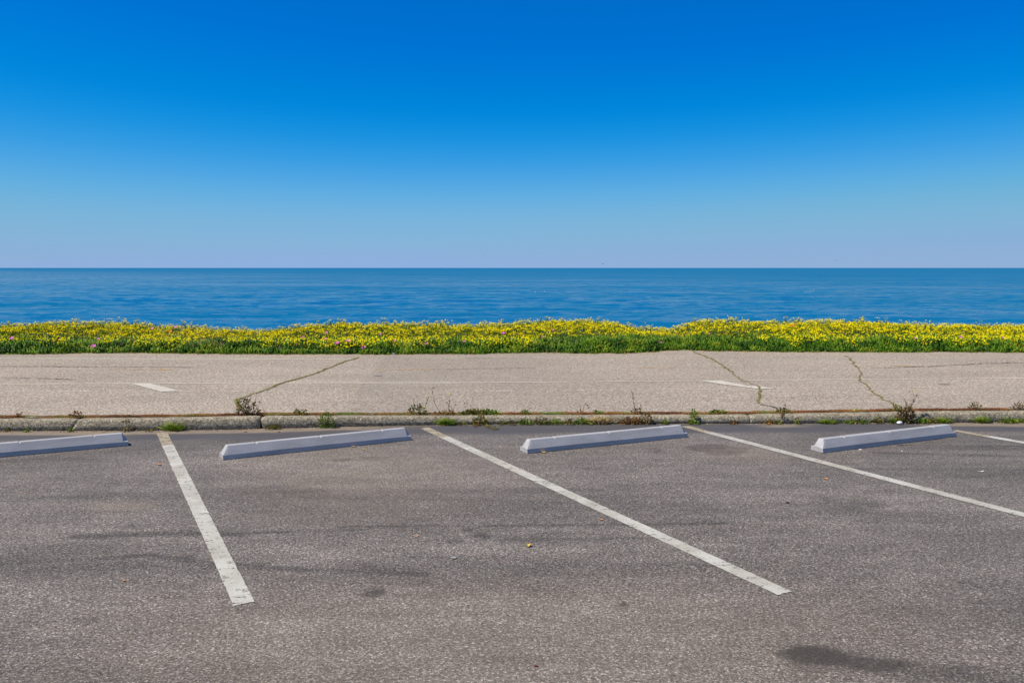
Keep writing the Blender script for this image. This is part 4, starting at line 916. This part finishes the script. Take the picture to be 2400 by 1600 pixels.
def bird(u, v, y, matn, label, span=.9, flap=.35, yaw=0., name='seagull'):
    p = at(u, v, y); o = tag(empty(name, p, yaw), label, 'bird', 'birds over the sea')
    mb = MB(); t = np.linspace(0, 1, 9)
    pts = np.stack([0*t, (t-.5)*span*.42, .02*np.sin(t*3)], -1); rr = np.array([.01, .035, .055, .062, .06, .05, .035, .03, .005])
    V = []; k = 8
    for i in range(9):
        for j in range(k): a = 2*math.pi*j/k; V.append(pts[i] + [rr[i]*math.cos(a), 0, rr[i]*math.sin(a)*.85])
    f = []
    for i in range(8):
        for j in range(k): a, b = i*k+j, i*k+(j+1) % k; f += [(a, a+k, b+k), (a, b+k, b)]
    mb.add(V, f); mb.build('body', M[matn], o, smooth=True)
    for s in (-1, 1):
        mb = MB(); c = [(0, .0, .03), (.22, .03, .03+flap*.30), (.36, .0, .03+flap*.40), (.5, -.06, .03+flap*.28)]; ch = [.15, .13, .10, .02]
        V = []
        for (a, b, z), w in zip(c, ch):
            a *= span*s; V += [(a, b+w*.5, z*span), (a, b, z*span+.012), (a, b-w*.5, z*span), (a, b, z*span-.006)]
        f = []
        for i in range(3):
            for j in range(4): q, r_ = i*4+j, i*4+(j+1) % 4; f += [(q, q+4, r_+4), (q, r_+4, r_)]
        mb.add(V, f); mb.build('wing', M[matn], o)
bird(1413, 619, 150, 'bird_d', 'dark bird flying just above the horizon right of centre', .34, .8, 1.2)
bird(1959, 611, 170, 'bird_d', 'faint dark bird above the horizon on the right', .4, .4, .8)
bird(2036, 606, 200, 'bird_w', 'pale gull above the horizon on the right, right of the dark one', .7, .5, .4)
bird(1136, 599, 210, 'bird_d', 'small dark bird in the sky above the horizon near the centre', .45, .3, .3)
bird(1254, 685, 190, 'bird_w', 'white gull low over the sea, left one of the centre pair', .5, .3, .5)
bird(1276, 683, 195, 'bird_w', 'white gull low over the sea, right one of the centre pair', .5, .8, 1.4)
bird(1907, 681, 190, 'bird_w', 'white gull at the right front of the flock low over the water', .55, .5, .9)
for i, (u, v, tx) in enumerate(((1887, 683.5, 'second'), (1893, 683, 'third'), (1899, 683.2, 'fourth'))):
    bird(u, v, 192+i, 'bird_w', f'white gull low over the water, {tx} from the right end of the flock' if 0 else f'white gull low over the water, {["leftmost", "second from left", "third from left"][i]} in the flock on the right', .4, .2+.2*i, .3*i)
# ------------------------------------------------------------------ light, sky, camera
SEL = math.radians(55); hx, hy = -.975, -.225; q = math.hypot(hx, hy); hx /= q; hy /= q
sd = np.array([hx*math.cos(SEL), hy*math.cos(SEL), math.sin(SEL)])
from mathutils import Vector
l = bpy.data.lights.new('sun', 'SUN'); l.energy = 4.0; l.angle = math.radians(.55); l.color = (1, .93, .80)
so = bpy.data.objects.new('sun', l); C.objects.link(so); so.rotation_euler = Vector(sd).to_track_quat('Z', 'Y').to_euler(); so.location = (-5, -3, 20)
w = bpy.data.worlds.new('World'); bpy.context.scene.world = w; w.use_nodes = True; nt = w.node_tree
bg = nt.nodes['Background']; sky = nt.nodes.new('ShaderNodeTexSky'); sky.sky_type = 'NISHITA'; sky.sun_disc = False
sky.sun_elevation = SEL; sky.sun_rotation = math.atan2(hx, hy) ; sky.altitude = 0; sky.air_density = .6; sky.dust_density = 0; sky.ozone_density = 6.0
EV = .30; K = .09
def vmul(vec, k):
    m = nt.nodes.new('ShaderNodeVectorMath'); m.operation = 'SCALE'; m.inputs[3].default_value = k; nt.links.new(vec, m.inputs[0]); return m.outputs[0]
cv = nt.nodes.new('ShaderNodeRGBCurve')          # the deep, polarised blue of this sky
for ch, pts in ((0, [(0, .13), (.055, .05), (.076, .001), (.125, .004), (.15, .028), (.174, .066), (.215, .130), (.263, .188), (.36, .240), (.46, .268), (1, .32)]),
                (1, [(0, .14), (.10, .135), (.15, .153), (.21, .226), (.257, .292), (.314, .365), (.37, .425), (.43, .450), (.53, .452), (.60, .436), (1, .5)]),
                (2, [(0, .16), (.20, .36), (.32, .60), (.42, .70), (.54, .765), (.60, .745), (.66, .690), (.75, .68), (1, .68)])):
    c = cv.mapping.curves[ch]
    while len(c.points) < len(pts): c.points.new(.5, .5)
    for p, (x, y) in zip(c.points, pts): p.location = (x, y)
cv.mapping.update()
nt.links.new(vmul(sky.outputs[0], K), cv.inputs['Color'])
tc = nt.nodes.new('ShaderNodeTexCoord'); sx = nt.nodes.new('ShaderNodeSeparateXYZ'); nt.links.new(tc.outputs['Generated'], sx.inputs[0])
up = ramp(nt, [(.31, 0), (.48, 1)], sx.outputs[2])   # the grading belongs to the low sky; higher up the light is the plain sky's
lo = vmul(cv.outputs[0], 1/K/2**EV); hi = vmul(sky.outputs[0], 1.0)
nt.links.new(mixc(nt, lo, hi, up), bg.inputs[0]); bg.inputs[1].default_value = K
cam = bpy.data.cameras.new('camera'); cam.sensor_width = 36; cam.lens = 36*F/2400; cam.clip_end = 2e5; cam.clip_start = .05
co = bpy.data.objects.new('camera', cam); C.objects.link(co); co.location = (0, 0, H); co.rotation_euler = (math.pi/2 - PIT, 0, 0)
sc = bpy.context.scene; sc.camera = co
sc.view_settings.view_transform = 'Standard'; sc.view_settings.look = 'None'; sc.view_settings.gamma = 1; sc.view_settings.exposure = EV
